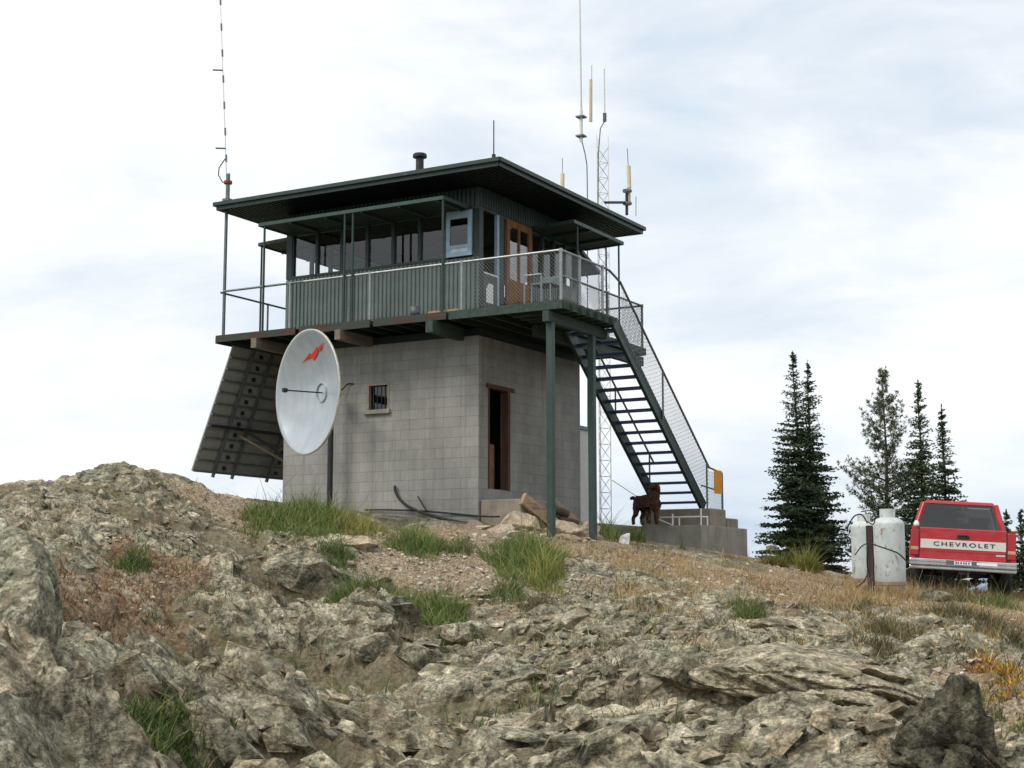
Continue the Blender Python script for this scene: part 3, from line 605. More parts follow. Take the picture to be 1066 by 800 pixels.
field('sparse_green', [(100, 700, 570, 790, 1), (700, 1066, 600, 790, .5)], 42000, .08, G_DARK, 'sparse green sprigs in the cracks of the rock', 7, .36, .012)
field('creeping_heath', [(560, 1070, 610, 790, 1.2), (420, 700, 560, 640, .3), (60, 330, 500, 700, .4)], 46000, .06, G_HEATH, 'dull brown heath creeping between the rocks', 11, .30, .014)
field('straw_tufts', [(560, 1070, 600, 780, 1), (380, 560, 600, 700, .2)], 30000, .09, G_DRY, 'straw coloured tufts between the rocks on the right', 13, .34, .008)
field('orange_leaves', [(820, 1070, 625, 740, 1)], 14000, .06, G_ORNG, 'small orange leaves scattered through the heath at right', 17, .50, .016)

# ------------------------------------------------------------------ the lookout building
W, D = 4.8, 4.35; ZD = 3.95; SILL = 5.22; HEAD = 6.2; ZR = 6.8; RO = 1.12
B = empty('lookout_building', (0, 0, 0), 'green fire lookout cab with wide flat roof on a grey concrete block base', 'building')
# concrete block base
def block_base():
    m = MB(); t = .2; zt = 3.62
    # front wall y 0..t with a small window x -2.66..-2.12, z 2.28..2.82
    for x0, x1, z0, z1 in ((-W, -2.66, -1, zt), (-2.12, 0, -1, zt), (-2.66, -2.12, -1, 2.28), (-2.66, -2.12, 2.82, zt)): m.box(x0, x1, 0, t, z0, z1)
    # right wall, doorway y .36..1.2, z .62..2.66
    for y0, y1, z0, z1 in ((t, .36, -1, zt), (1.2, D, -1, zt), (.36, 1.2, -1, .62), (.36, 1.2, 2.66, zt)): m.box(-t, 0, y0, y1, z0, z1)
    m.box(-W, -W + t, t, D, -1, zt); m.box(-W + t, -t, D - t, D, -1, zt)
    return m
block_base().build('block_wall', BLOCK, B)
MB().box(-W + .2, -.2, .2, D - .2, .5, .6).build('ground_floor', CONC, B)
gw = MB()
for a in ((-2.66, -2.62, 2.28, 2.82), (-2.16, -2.12, 2.28, 2.82), (-2.62, -2.16, 2.78, 2.82)): gw.box(a[0], a[1], -.012, .08, a[2], a[3])
gwo = gw.build('ground_window', paint('tan_frame', (.28, .22, .16), .7), B)
MB().box(-2.72, -2.08, -.07, .08, 2.19, 2.277).build('sill', CONC, gwo, bevel=.008)
bars = MB()
for x in (-2.53, -2.43, -2.33, -2.24): bars.tube([(x, .03, 2.28), (x, .03, 2.78)], .011, 6)
bars.build('bar', BLACKM, gwo)
MB().box(-2.62, -2.16, .10, .112, 2.28, 2.78).build('pane', TGLASS, gwo)
dr = MB(); dr.box(-.12, .015, .36, .40, .62, 2.62); dr.box(-.12, .03, 1.10, 1.2, .62, 2.62); dr.box(-.12, .035, .28, 1.36, 2.62, 2.70)
ddo = dr.build('doorway_frame', FRAMEW, B)
bx = MB().box(-.75, -.25, .62, 1.04, .62, 1.55); bo = bx.build('cardboard_box', CARD, None, bevel=.01); tag(bo, 'tall brown box standing inside the ground floor doorway', 'box')
bk = MB(); bk.lathe([(0, 0), (.10, 0), (.13, .28), (.12, .28), (.095, .02), (0, .02)], 20); bk = bk.build('bucket', paint('pale_blue_plastic', (.45, .55, .6), .5), None, smooth=True, loc=(-.42, .85, 1.552)); tag(bk, 'pale bucket on top of the box in the dark doorway', 'bucket')
# deck: boards, rim, joists, beams
XL, XR, XW, YF, YS, YB = -5.85, 2.40, 1.28, -1.0, 1.22, 5.0
db = MB(); y = YF
k = 0
while y < YB - .01:
    y1 = min(y + .135, YB)
    db.box(XL - .01 * (k % 2), (XR if y1 <= YS + .02 else XW) + .012 * (k % 3), y, y1 - .008, ZD - .038, ZD); y += .14; k += 1
db.build('deck_boards', DECKW, B)
fa = MB(); fa.box(XL, -3.75, YF - .03, YF, ZD - .15, ZD - .006); fa.box(-3.65, -1.9, YF - .035, YF, ZD - .16, ZD - .006); fa.box(-1.82, -.12, YF - .03, YF, ZD - .155, ZD - .006)
fa.build('rim_board', FASC, B)
fb = MB(); fb.box(-.04, XR, YF - .035, YF, ZD - .17, ZD - .006); fb.box(XR, XR + .03, YF, YS, ZD - .17, ZD - .042); fb.box(XW, XW + .03, YS + .01, YB, ZD - .17, ZD - .042); fb.box(XL, XW + .03, YB, YB + .03, ZD - .17, ZD - .01); fb.box(XL - .03, XL, YF, YB, ZD - .17, ZD - .042)
fb.box(XW + .04, XR - .001, YS, YS + .03, ZD - .19, ZD - .042)
fb.build('rim_board', BEAMG, B)
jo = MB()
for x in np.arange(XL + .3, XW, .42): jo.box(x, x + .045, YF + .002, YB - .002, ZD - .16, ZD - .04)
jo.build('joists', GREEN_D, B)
je = MB()
for yv in np.arange(YF + .25, YS, .33): je.box(XW - .1, XR + .10, yv, yv + .05, ZD - .20, ZD - .045)
je.build('joist_ends', BEAMG, B)
bm_ = MB()
for x in (-4.75, -2.62): bm_.beam((x, -1.12, ZD - .26), (x, 5.0, ZD - .26), .14, .2)
bm_.build('floor_beam', BEAMW, B)
bm2 = MB(); bm2.beam((-.42, -1.16, ZD - .28), (-.42, 5.0, ZD - .28), .16, .24); bm2.build('floor_beam', BEAMG, B)
bm3 = MB(); bm3.beam((2.1, -1.12, ZD - .30), (2.1, 1.3, ZD - .30), .13, .2); bm3.beam((1.2, .1, ZD - .31), (1.2, 5, ZD - .31), .12, .2); bm3.build('floor_beam', BEAMG, B)
MB().box(-W + .02, -.02, .02, D - .02, 3.60, 3.78).build('floor_slab', GREEN_D, B)
for (x, yv, z0) in ((2.1, -.93, -.6), (2.1, .76, -.6)):
    po = MB().box(x - .062, x + .062, yv - .062, yv + .062, z0, ZD - .4); po.build('post', paint('worn_green_post', (.026, .052, .042), .5, wear=.62, wearc=(.16, .2, .15), sc=4), B, bevel=.006)
# corrugated siding
def corr(m, p0, p1, z0, z1, nrm, pitch=.1, dep=.028):
    p0 = np.array(p0, float); p1 = np.array(p1, float); L = np.linalg.norm(p1 - p0); d = (p1 - p0) / L; n = np.array(nrm, float); k = max(1, int(round(L / pitch))); pt = L / k; prof = []
    for i in range(k): prof += [(i * pt, 0), (i * pt + pt * .30, 0), (i * pt + pt * .42, 1), (i * pt + pt * .86, 1)]
    prof.append((L, 0)); vs = []
    for t, o in prof:
        q = p0 + d * t + n * dep * o; vs += [(q[0], q[1], z0), (q[0], q[1], z1)]
    m.add(vs, [(2 * i, 2 * i + 2, 2 * i + 3, 2 * i + 1) for i in range(len(prof) - 1)]); return m
T = .09
cab = MB()
cab.box(-W, 0, 0, T, ZD, SILL); cab.box(-W, -W + T, T, D, ZD, SILL); cab.box(-W + T, 0, D - T, D, ZD, SILL); cab.box(-T, 0, 2.12, D - T, ZD, SILL)
cab.box(-T, 0, T, .14, ZD, HEAD)
cab.box(-W, 0, 0, T, HEAD, 6.62); cab.box(-W, -W + T, T, D, HEAD, 6.62); cab.box(-W + T, 0, D - T, D, HEAD, 6.62); cab.box(-T, 0, T, D - T, HEAD, 6.62)
cab.build('cab_wall', INT_W, B)
c1 = MB(); corr(c1, (-W - .02, -.004, 0), (.02, -.004, 0), ZD + .02, SILL - .02, (0, -1, 0)); corr(c1, (-W - .004, D, 0), (-W - .004, 0, 0), ZD + .02, SILL - .02, (-1, 0, 0)); corr(c1, (.004, 2.14, 0), (.004, D, 0), ZD + .02, SILL - .02, (1, 0, 0)); corr(c1, (0, D + .004, 0), (-W, D + .004, 0), ZD + .02, SILL - .02, (0, 1, 0))
c1.build('siding', SIDING, B)
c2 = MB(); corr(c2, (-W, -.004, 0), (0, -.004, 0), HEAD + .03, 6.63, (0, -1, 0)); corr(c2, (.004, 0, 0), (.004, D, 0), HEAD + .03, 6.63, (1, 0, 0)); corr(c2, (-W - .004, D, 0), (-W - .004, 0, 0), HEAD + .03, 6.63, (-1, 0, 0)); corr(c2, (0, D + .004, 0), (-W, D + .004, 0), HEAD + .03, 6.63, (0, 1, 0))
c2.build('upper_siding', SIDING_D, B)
# interior
MB().box(-W + T, -T, T, D - T, ZD + .004, ZD + .03).build('cab_floor', INT_W, B); MB().box(-W + T, -T, T, D - T, 6.45, 6.5).build('ceiling', INT_C, B)
# windows: four walls of mullioned lights
def wall_windows(p0, p1, nrm, n, z0=SILL, z1=HEAD, mat=GREEN, skip=(), names='window'):
    p0 = Vector(p0); p1 = Vector(p1); d = (p1 - p0); L = d.length; d.normalize(); nv = Vector(nrm); fr_ = MB(); w = .05
    fr_.beam(p0 + Vector((0, 0, z0 + .02)) - nv * .04, p1 + Vector((0, 0, z0 + .02)) - nv * .04, .12, .05); fr_.beam(p0 + Vector((0, 0, z1 - .02)) - nv * .04, p1 + Vector((0, 0, z1 - .02)) - nv * .04, .12, .05)
    for i in range(n + 1):
        q = p0 + d * (L * i / n); q2 = q - nv * .04; a = .07
        fr_.beam(q2 + Vector((0, 0, z0 + .045)), q2 + Vector((0, 0, z1 - .045)), a, .08, upv=nrm)
    o = fr_.build('window_frame', mat, B)
    for i in range(n):
        a = p0 + d * (L * i / n + .035) - nv * .05; b = p0 + d * (L * (i + 1) / n - .035) - nv * .05
        MB().add([(a.x, a.y, z0 + .045), (b.x, b.y, z0 + .045), (b.x, b.y, z1 - .045), (a.x, a.y, z1 - .045)], [(0, 1, 2, 3)]).build('pane', GLASS, o)
    return o
wall_windows((-W + .13, 0, 0), (-.78, 0, 0), (0, -1, 0), 6)
wall_windows((-W, D - .13, 0), (-W, .13, 0), (-1, 0, 0), 6)
wall_windows((-.13, D, 0), (-W + .13, D, 0), (0, 1, 0), 7)
wall_windows((0, 2.16, 0), (0, D - .13, 0), (1, 0, 0), 4)
for x, yv in ((-W + .06, .06), (-.06, .06), (-W + .06, D - .06), (-.06, D - .06)): MB().box(x - .075, x + .075, yv - .075, yv + .075, SILL, HEAD).build('corner_post', GREEN, B)
MB().box(-.13, .03, -.03, .13, ZD + .0, SILL - .002).build('corner_post', GREEN, B)
# pale blue sash at the right end of the front wall
bs = MB()
for a in ((-.75, -.66, SILL + .03, HEAD - .02), (-.24, -.15, SILL + .03, HEAD - .02), (-.66, -.24, SILL + .03, SILL + .12), (-.66, -.24, 6.02, HEAD - .02), (-.66, -.24, 5.42, 5.48)): bs.box(a[0], a[1], -.05, -.01, a[2], a[3])
bso = bs.build('blue_window_sash', BLUE, B); MB().box(-.66, -.24, -.034, -.026, SILL + .12, 5.42).build('lower_panel', paint('pale_grey_blue', (.55, .64, .72), .4), bso)
MB().box(-.66, -.24, -.034, -.026, 5.48, 6.02).build('pane', TGLASS, bso)
# right wall: doorway opening, light jamb, varnished door
jb = MB(); jb.box(-.06, .01, .70, .78, ZD + .03, HEAD); jb.build('door_jamb', BLUE, B)
jb = MB(); jb.box(-.07, .012, .79, .98, ZD + .03, HEAD); jb.build('door_post', GREEN, B)
dd = MB(); y0, y1 = 1.02, 2.08; x0, x1 = 0.0, .05
for a in ((y0, y0 + .13, ZD + .04, HEAD - .02), (y1 - .13, y1, ZD + .04, HEAD - .02), (y0 + .13, y1 - .13, HEAD - .15, HEAD - .02), (y0 + .13, y1 - .13, ZD + .04, 4.95)): dd.box(x0, x1, a[0], a[1], a[2], a[3])
dd.box(x0 + .002, x1 - .002, 1.52, 1.58, 4.95, HEAD - .15); ddo = dd.build('cab_door', DOORW, B)
MB().box(.02, .03, y0 + .13, 1.52, 4.95, HEAD - .15).build('pane', GLASS, ddo); MB().box(.02, .03, 1.58, y1 - .13, 4.95, HEAD - .15).build('pane', GLASS, ddo)
MB().box(x1, x1 + .012, y0 + .2, y1 - .2, ZD + .2, ZD + .5).box(x1, x1 + .012, y0 + .2, y1 - .2, ZD + .58, ZD + .88).build('door_panel', DOORW, ddo)
MB().tube([(.05, 1.98, 4.85), (.10, 1.98, 4.85), (.10, 1.90, 4.85)], .012, 8).build('handle', BLACKM, ddo)
pp = MB().box(.004, .008, .26, .50, 4.35, 4.66).add([], []); pq = MB().box(.055, .058, .22, .45, 4.30, 4.62)
tag(MB().add([(.02, .24, 4.32), (.02, .52, 4.32), (.02, .52, 4.72), (.02, .34, 4.72), (.02, .24, 4.60)], [(0, 1, 2, 3, 4)]).build('notice_paper', PAPER, None), 'white torn notice behind the mesh in the cab entrance', 'notice')
MB().box(-.05, .01, .14, .70, ZD + .03, 4.9).build('half_door', INT_W, B)
MB().box(-.055, .016, .14, .70, 4.9, 4.93).build('half_door_cap', PAPER, B)
# furniture seen through the glass
fs = empty('fire_finder_stand', (-2.4, 2.2, ZD + .03), 'dark fire finder table in the middle of the cab behind the windows', 'table')
MB().lathe([(0, 1.35), (.33, 1.35), (.33, 1.31), (.05, 1.30), (.05, .02), (.25, 0)], 24).build('pedestal', BLACKM, fs); MB().box(-.03, .03, -.28, -.24, 1.35, 1.6).build('sight', BLACKM, fs); MB().box(-.03, .03, .24, .28, 1.35, 1.55).build('sight', BLACKM, fs)
# shutters propped up over the windows
def awning(a0, a1, b0, b1, z, joists, name='shutter'):
    m = MB(); m.box(a0, a1, b0, b1, z, z + .022); o = m.build(name, paint('shutter_board', (.035, .05, .045), .6), B)
    e = MB(); e.box(a0 - .01, a1 + .01, b0 - .012, b0 + .03, z - .012, z + .055) if joists == 'x' else None
    return o
GS = paint('shutter_edge_green', (.028, .060, .046), .45)
def shutter(x0, x1, y0, y1, edge, z=HEAD, tilt=0.):
    def zz(x, y):
        t = {'f': (y1 - y) / (y1 - y0), 'b': (y - y0) / (y1 - y0), 'l': (x1 - x) / (x1 - x0), 'r': (x - x0) / (x1 - x0)}[edge]; return z + tilt * t
    m = MB(); th = .025
    vs = [(x, y, zz(x, y) + dz) for dz in (0, th) for x, y in ((x0, y0), (x1, y0), (x1, y1), (x0, y1))]; m.hexa(vs); o = m.build('shutter', paint('grey_green_shutter', (.024, .038, .034), .6), B)
    e = MB(); c = [(x0, y0), (x1, y0), (x1, y1), (x0, y1)]
    for i in range(4):
        a = c[i]; b = c[(i + 1) % 4]; e.beam((a[0], a[1], zz(*a) + .01), (b[0], b[1], zz(*b) + .01), .035, .07)
    if edge in 'fb':
        for x in np.arange(x0 + .8, x1 - .1, .9): e.beam((x, y0 + .02, zz(x, y0) - .03), (x, y1 - .02, zz(x, y1) - .03), .05, .05)
    else:
        for y in np.arange(y0 + .8, y1 - .1, .9): e.beam((x0 + .02, y, zz(x0, y) - .03), (x1 - .02, y, zz(x1, y) - .03), .05, .05)
    e.build('rib_frame', GS, o); return o
shutter(-W + .04, -.20, -1.02, -.06, 'f', HEAD + .0, -.01)
shutter(-W - 1.0, -W - .06, .25, D - .1, 'l', HEAD - .02, -.04)
shutter(.06, 1.0, 2.15, D + .2, 'r', HEAD + .02, .03)
shutter(-W + .1, .02, D + .06, D + 1.0, 'b', HEAD - .02, -.35)
for x, yv, r_, zt_ in [(x, -1.0, .024, HEAD) for x in (-4.62, -.22, -2.56, -2.36)] + [(-W - .95, .3, .022, HEAD - .05), (-W - .95, 4.1, .022, HEAD - .05), (.96, 2.4, .022, HEAD), (.96, 4.4, .022, HEAD), (.6, 4.5, .02, HEAD)]:
    MB().tube([(x, yv, ZD), (x, yv, zt_)], r_, 8).build('shutter_prop', GREEN_L, B)
# roof
rx0, rx1, ry0, ry1 = -W - RO, RO, -RO, D + RO
rf = MB(); zc = ZR + .22
rf.add([(rx0, ry0, ZR), (rx1, ry0, ZR), (rx1, ry1, ZR), (rx0, ry1, ZR), (-W / 2 - .6, D / 2, zc), (-W / 2 + .6, D / 2, zc)], [(0, 1, 5, 4), (1, 2, 5), (2, 3, 4, 5), (3, 0, 4)])
ro = rf.build('roof', paint('dark_metal_roof', (.10, .12, .12), .4, .3), B)
fc = MB()
for a, b in (((rx0, ry0), (rx1, ry0)), ((rx1, ry0), (rx1, ry1)), ((rx1, ry1), (rx0, ry1)), ((rx0, ry1), (rx0, ry0))):
    fc.beam((a[0], a[1], ZR - .035), (b[0], b[1], ZR - .035), .05, .075); 
fc.build('roof_trim', GREEN_L, ro)
fc = MB()
for a, b in (((rx0 + .05, ry0 + .05), (rx1 - .05, ry0 + .05)), ((rx1 - .05, ry0 + .05), (rx1 - .05, ry1 - .05)), ((rx1 - .05, ry1 - .05), (rx0 + .05, ry1 - .05)), ((rx0 + .05, ry1 - .05), (rx0 + .05, ry0 + .05))):
    fc.beam((a[0], a[1], ZR - .115), (b[0], b[1], ZR - .115), .04, .085)
fc.build('fascia', GREEN, ro)
sf = MB(); zb = ZR - .15
# ribbed soffit, ribs across the eaves
def soffit(m, xa, xb, ya, yb, along):
    if along == 'x':
        k = int((xb - xa) / .11)
        for i in range(k): x = xa + (xb - xa) * i / k; w = (xb - xa) / k; m.box(x, x + w * .6, ya, yb, zb, zb + .03); m.box(x + w * .6, x + w, ya, yb, zb + .018, zb + .03)
    else:
        k = int((yb - ya) / .11)
        for i in range(k): y = ya + (yb - ya) * i / k; w = (yb - ya) / k; m.box(xa, xb, y, y + w * .6, zb, zb + .03); m.box(xa, xb, y + w * .6, y + w, zb + .018, zb + .03)
soffit(sf, rx0 + .07, rx1 - .07, ry0 + .07, 0, 'x'); soffit(sf, rx0 + .07, rx1 - .07, D, ry1 - .07, 'x'); soffit(sf, rx0 + .07, -W, 0, D, 'y'); soffit(sf, 0, rx1 - .07, 0, D, 'y')
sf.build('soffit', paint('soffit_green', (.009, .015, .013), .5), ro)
# stove pipe
ch = MB(); p = onplane(437, 172, 1, .8); cxx = p[0]
ch.lathe([(.085, 0), (.085, .30), (.075, .30), (.075, .33), (.15, .34), (.15, .40), (.13, .42), (0, .43)], 20, (cxx, .8, onplane(437, 160, 1, .8)[2] - .43)).tube([(cxx, .8, ZR), (cxx, .8, onplane(437, 160, 1, .8)[2] - .3)], .085, 16); ch.build('stove_pipe', BLACKM, ro, smooth=False)
# railing
RT = ZD + .94
def rail(pts, posts, mid=True, name='railing', mesh=True, mat=GALV, post_r=.028, lo=ZD):
    m = MB()
    m.tube([(a[0], a[1], RT) for a in pts], .024, 8)
    if mid:
        for a, b in zip(pts[:-1], pts[1:]): m.tube([(a[0], a[1], lo + .47), (b[0], b[1], lo + .47)], .016, 6)
    for a in posts:
        m.tube([(a[0], a[1], lo - .05), (a[0], a[1], RT - .01)], post_r, 8); m.lathe([(0, .05), (.035, .04), (.035, -.03)], 8, (a[0], a[1], RT - .01))
    o = m.build(name, mat, B)
    if mesh:
        for a, b in zip(pts[:-1], pts[1:]): chain(a, b, lo + .04, RT - .03, o)
    return o
WIRE = paint('mesh_wire', (.23, .25, .25), .4, .5)
def chain(a, b, z0, z1, par, sp=.075, r=.0032, z0b=None, z1b=None):
    m = MB(); a = Vector((a[0], a[1], 0)); b = Vector((b[0], b[1], 0)); L = (b - a).length; H = z1 - z0; d = (b - a) / L
    z0b = z0 if z0b is None else z0b
    def pt(t, s): q = a + d * t; return (q.x, q.y, z0 + (z0b - z0) * t / L + s)
    u = -H
    while u < L:
        t0, s0, t1, s1 = u, 0, u + H, H
        if t0 < 0: s0 = -t0; t0 = 0
        if t1 > L: s1 = H - (t1 - L); t1 = L
        if t1 > t0 + .01:
            m.tube([pt(t0, s0), pt(t1, s1)], r, 3, cap=False); m.tube([pt(L - t0, s0), pt(L - t1, s1)], r, 3, cap=False)
        u += sp
    return m.build('chain_link', WIRE, par)
rail([(-3.6, YF + .04), (2.34, YF + .04)], [(-3.95, YF + .04), (-1.95, YF + .04), (.19, YF + .04), (2.34, YF + .04)], mid=False)
r0 = MB().tube([(XL + .12, YF + .04, RT), (-3.6, YF + .04, RT)], .024, 8).tube([(XL + .06, YF + .04, RT - .02), (XL + .06, YB - .5, RT - .02)], .022, 8).tube([(XL + .06, YF + .04, ZD + .92), (XL + .06, YB - .1, ZD + .92)], .02, 8)
for yv in (.6, 2.4, 4.6): r0.tube([(XL + .06, yv, ZD), (XL + .06, yv, RT)], .022, 8)
r0.build('railing', GALV_D, B)
rail([(2.34, YF + .04), (2.34, YS - .45)], [(2.34, -.2), (2.34, YS - .45)], mid=True, mat=GALV)
rail([(XW - .02, YS + .3), (XW - .02, YB - .06)], [(XW - .02, YS + .3), (XW - .02, 3.2), (XW - .02, YB - .06)], mid=False, mat=GALV_D)
rail([(XW - .02, YB - .06), (-4.6, YB - .06)], [(-.6, YB - .06), (-2.6, YB - .06), (-4.6, YB - .06)], mid=False, mat=GALV_D)
# tall roof support at the left corner
MB().tube([(XL + .10, YF + .10, ZD - .1), (XL + .10, YF + .10, ZR - .16)], .035, 10).build('corner_pipe', GALV_D, B)
# staircase going down along +y
ST0 = (YS + .04, ZD - .12); ST1 = (5.55, .42); SX0, SX1 = XW + .06, XR - .0
st = MB()
for x in (SX0, SX1): st.beam((x, ST0[0] - .12, ST0[1] + .02), (x, ST1[0], ST1[1]), .07, .26)
sto = st.build('staircase', GREEN, B)
n = 17
for i in range(n):
    t = (i + .75) / n; yv = ST0[0] + (ST1[0] - ST0[0]) * t; z = ST0[1] + (ST1[1] - ST0[1]) * t + .06
    MB().box(SX0 + .035, SX1 - .035, yv - .12, yv + .12, z - .022, z + .022).build('tread', BLUET, sto)
# handrails of the stair
def shand(x, mesh):
    h = MB(); a = (x, YS - .12, RT - .0); b = (x, 5.75, 1.30); c = (x, 6.5, 1.22)
    h.tube([(2.34, YS - .45, RT), (2.37, YS - .2, RT - .03), (x, YS + .1, RT - .22), ((x), YS + .3, RT - .22 - .15), b, c], .024, 8); h.tube([c, (x, 6.5, 0.25)], .026, 8)
    for t in (.45, .97):
        yv = YS + .1 + (5.75 - YS - .1) * t; zt = RT - .25 + (1.30 - RT + .25) * t; h.tube([(x, yv, zt - 1.0), (x, yv, zt)], .022, 8)
    h.tube([(x, 5.3, .88), (x, 6.5, .80)], .018, 8)
    o = h.build('handrail', GALV_D, sto)
    if mesh:
        chain((x, YS + .15), (x, 5.75), RT - .27 - .92, RT - .27, o, sp=.085, z0b=.42)
        chain((x, 5.75), (x, 6.5), .35, 1.22, o)
    return o
shand(SX1 + .06, True)
h2 = MB(); h2.tube([(SX0 - .06, YS + .5, RT - .6), (SX0 - .06, 5.4, 1.45)], .022, 8)
for yv, zt in ((3.5, 2.9), (5.2, 1.6)): h2.tube([(SX0 - .06, yv, zt - .88), (SX0 - .06, yv, zt)], .02, 8)
h2.build('handrail', GALV_D, sto)
# ------------------------------------------------------------------ pads, steps, shed
o = MB().box(.35, 2.9, 4.2, 6.85, -1.4, -.02).build('concrete_pad', CONC, None, bevel=.012); tag(o, 'low grey concrete pad under the foot of the stairs where the dog stands', 'concrete pad')
cs = empty('concrete_steps', (2.0, 5.9, -.02), 'two rough concrete steps at the bottom of the green staircase', 'steps')
MB().box(-.95, .68, -.65, .25, 0, .40).build('upper_step', CONC2, cs, bevel=.02); MB().box(-.95, .72, .25, .88, 0, .22).build('lower_step', CONC2, cs, bevel=.02)
o = MB().box(.0, .9, .05, 1.62, -.9, .38).build('doorstep_block', CONC2, None, bevel=.02); o.location = (.012, 0, 0); tag(o, 'pale concrete doorstep block at the foot of the tower doorway', 'doorstep')
sh = empty('storage_shed', (-1.2, D + 2.2, -.3), 'pale metal shed wall showing behind the right edge of the block tower', 'shed')
shx = float(onplane(613, 450, 1, D + 3.1)[0]) + 1.2
MB().box(-1.4, shx, -.9, .9, .4, 2.75).build('shed_wall', paint('pale_shed_metal', (.50, .49, .46), .5, var=.08), sh); MB().box(-1.5, shx + .05, -1, 1, 2.75, 2.83).build('shed_roof', GALV_D, sh); MB().box(-1.5, 1.1, -1.02, 1, -1, .42).build('foundation', CONC, sh)

# ------------------------------------------------------------------ things on the deck
be = empty('deck_bench', (.62, 2.2, ZD), 'grey weathered board leaning rack beside the cab door on the deck', 'bench', None)
MB().box(-.02, .02, -.0, 1.0, .78, .92).box(-.02, .02, 0, 1.0, .60, .66).build('board', GREYW, be)
MB().tube([(0, .05, 0), (0, .05, 1.15)], .025, 8).tube([(0, .95, 0), (0, .95, .9)], .025, 8).build('leg', GALV, be)
chx = empty('deck_chair', (1.75, -.45, ZD), 'grey metal chair behind the corner post of the deck railing', 'chair')
MB().box(-.22, .22, -.22, .22, .40, .44).build('seat', GALV_D, chx, bevel=.01); MB().box(-.22, .22, .20, .23, .44, .62).build('backrest', GALV_D, chx, bevel=.008)
for sx in (-1, 1):
    for sy in (-1, 1): MB().tube([(sx * .2, sy * .2, 0), (sx * .2, sy * .2, .66 if sy > 0 else .4)], .014, 8).build('leg', GALV, chx)
ap = MB()
for sx in (-.0, .36): ap.tube([(sx, 0, 0), (sx, 0, .58)], .018, 8)
ap.tube([(0, 0, .58), (.36, 0, .58)], .018, 8); o = ap.build('pipe_stand', GALV, None, loc=(1.45, -.75, ZD)); tag(o, 'short light pipe frame standing left of the deck corner post', 'stand')
for i, (x, l, lab) in enumerate(((-.72, .28, 'left one of two bare timber offcuts on the deck edge'), (-.36, .34, 'right one of two bare timber offcuts on the deck edge'))):
    o = MB().box(0, l, 0, .12, 0, .05).build('timber_offcut', BLONDE, None, bevel=.004, loc=(x + .12, YF + .07, ZD)); tag(o, lab, 'timber')
o = MB().lathe([(0, 0), (.09, 0), (.11, .2), (.1, .2), (.085, .01), (0, .01)], 18).build('pail', GALV_D, None, smooth=True, loc=(-.98, YF + .2, ZD)); tag(o, 'small dark pail on the deck left of the timber offcuts', 'pail')

# ------------------------------------------------------------------ satellite dish
cdish = atdepth(319, 408, 27.6); Rd = 1.135
vdir = (CAM - cdish) / np.linalg.norm(CAM - cdish)
nimg = -R * math.cos(math.radians(4)) + up * math.sin(math.radians(4))
nd = Vector(vdir * .57 + nimg * .822).normalized()
Zd_ = nd; Xd = Vector((0, 0, 1)).cross(Zd_).normalized(); Yd = Zd_.cross(Xd)
Md = Matrix((Xd, Yd, Zd_)).transposed().to_4x4(); Md.translation = Vector(cdish)
dish = empty('satellite_dish', tuple(cdish), 'big pale grey satellite dish with a red lightning bolt in front of the block wall', 'satellite dish')
Ml = Matrix((Xd, Yd, Zd_)).transposed().to_4x4()
dep = .34; prof = [(Rd * i / 24, -dep + dep * (i / 24) ** 2) for i in range(25)] + [(Rd + .015, .0), (Rd + .015, -.03)] + [(Rd * i / 24, -dep - .012 + dep * (i / 24) ** 2) for i in range(24, -1, -1)]
DM = NT('dish_paint'); _v = DM.coord(); _n = DM.noise(_v, 3, 6); _s = DM.noise(DM.coord(scale=(6, .6, 1)), 1.2, 5)
DM = DM.fin(DM.mix(.35, DM.ramp(_n, [(.3, (.37, .41, .44)), (.7, (.46, .50, .53))]), DM.ramp(_s, [(.3, .6), (.7, 1.1)]), 'MULTIPLY'), .30, .25, DM.bump(_n, .05, .02), .6)
MB().lathe(prof, 72).build('reflector', DM, dish, smooth=True, M=Ml)
MB().lathe([(Rd - .012, -.012), (Rd + .022, .004), (Rd + .022, -.035), (Rd, -.035)], 72).build('rim', paint('rim_cream', (.55, .53, .40), .4), dish, smooth=True, M=Ml)
MB().lathe([(.17, -dep + .03), (.176, -dep + .038), (.18, -dep + .01)], 32).build('centre_ring', DM, dish, M=Ml)
MB().tube([(0, 0, -dep + .01), (0, 0, .42)], .013, 8).build('feed_arm', BLACKM, dish, M=Ml)
MB().lathe([(0, .49), (.04, .49), (.045, .42), (.025, .39), (0, .39)], 16).build('feed_horn', BLACKM, dish, M=Ml)
bolt2 = [(-.02, -.30), (.14, -.02), (.06, -.02), (.26, .22), (.17, .20), (.34, .42), (.02, .17), (.10, .18), (-.13, -.02), (-.04, .0)]
def on_dish(u, v):  # u image right, v image up, in the dish plane
    r2 = (u * u + v * v) / Rd ** 2; return (u, v, -dep + dep * r2 + .012)
# emblem: jagged bolt from lower left to upper right
bz = [(-.44, .0), (-.18, .20), (-.16, .12), (.06, .30), (.09, .22), (.34, .45), (.12, .15), (.08, .24), (-.07, .01), (-.10, .10)]
bm4 = MB(); c0 = (.0, .62)
pts = [(c0[0] + a * .85, c0[1] - .22 + b * .85) for a, b in bz]
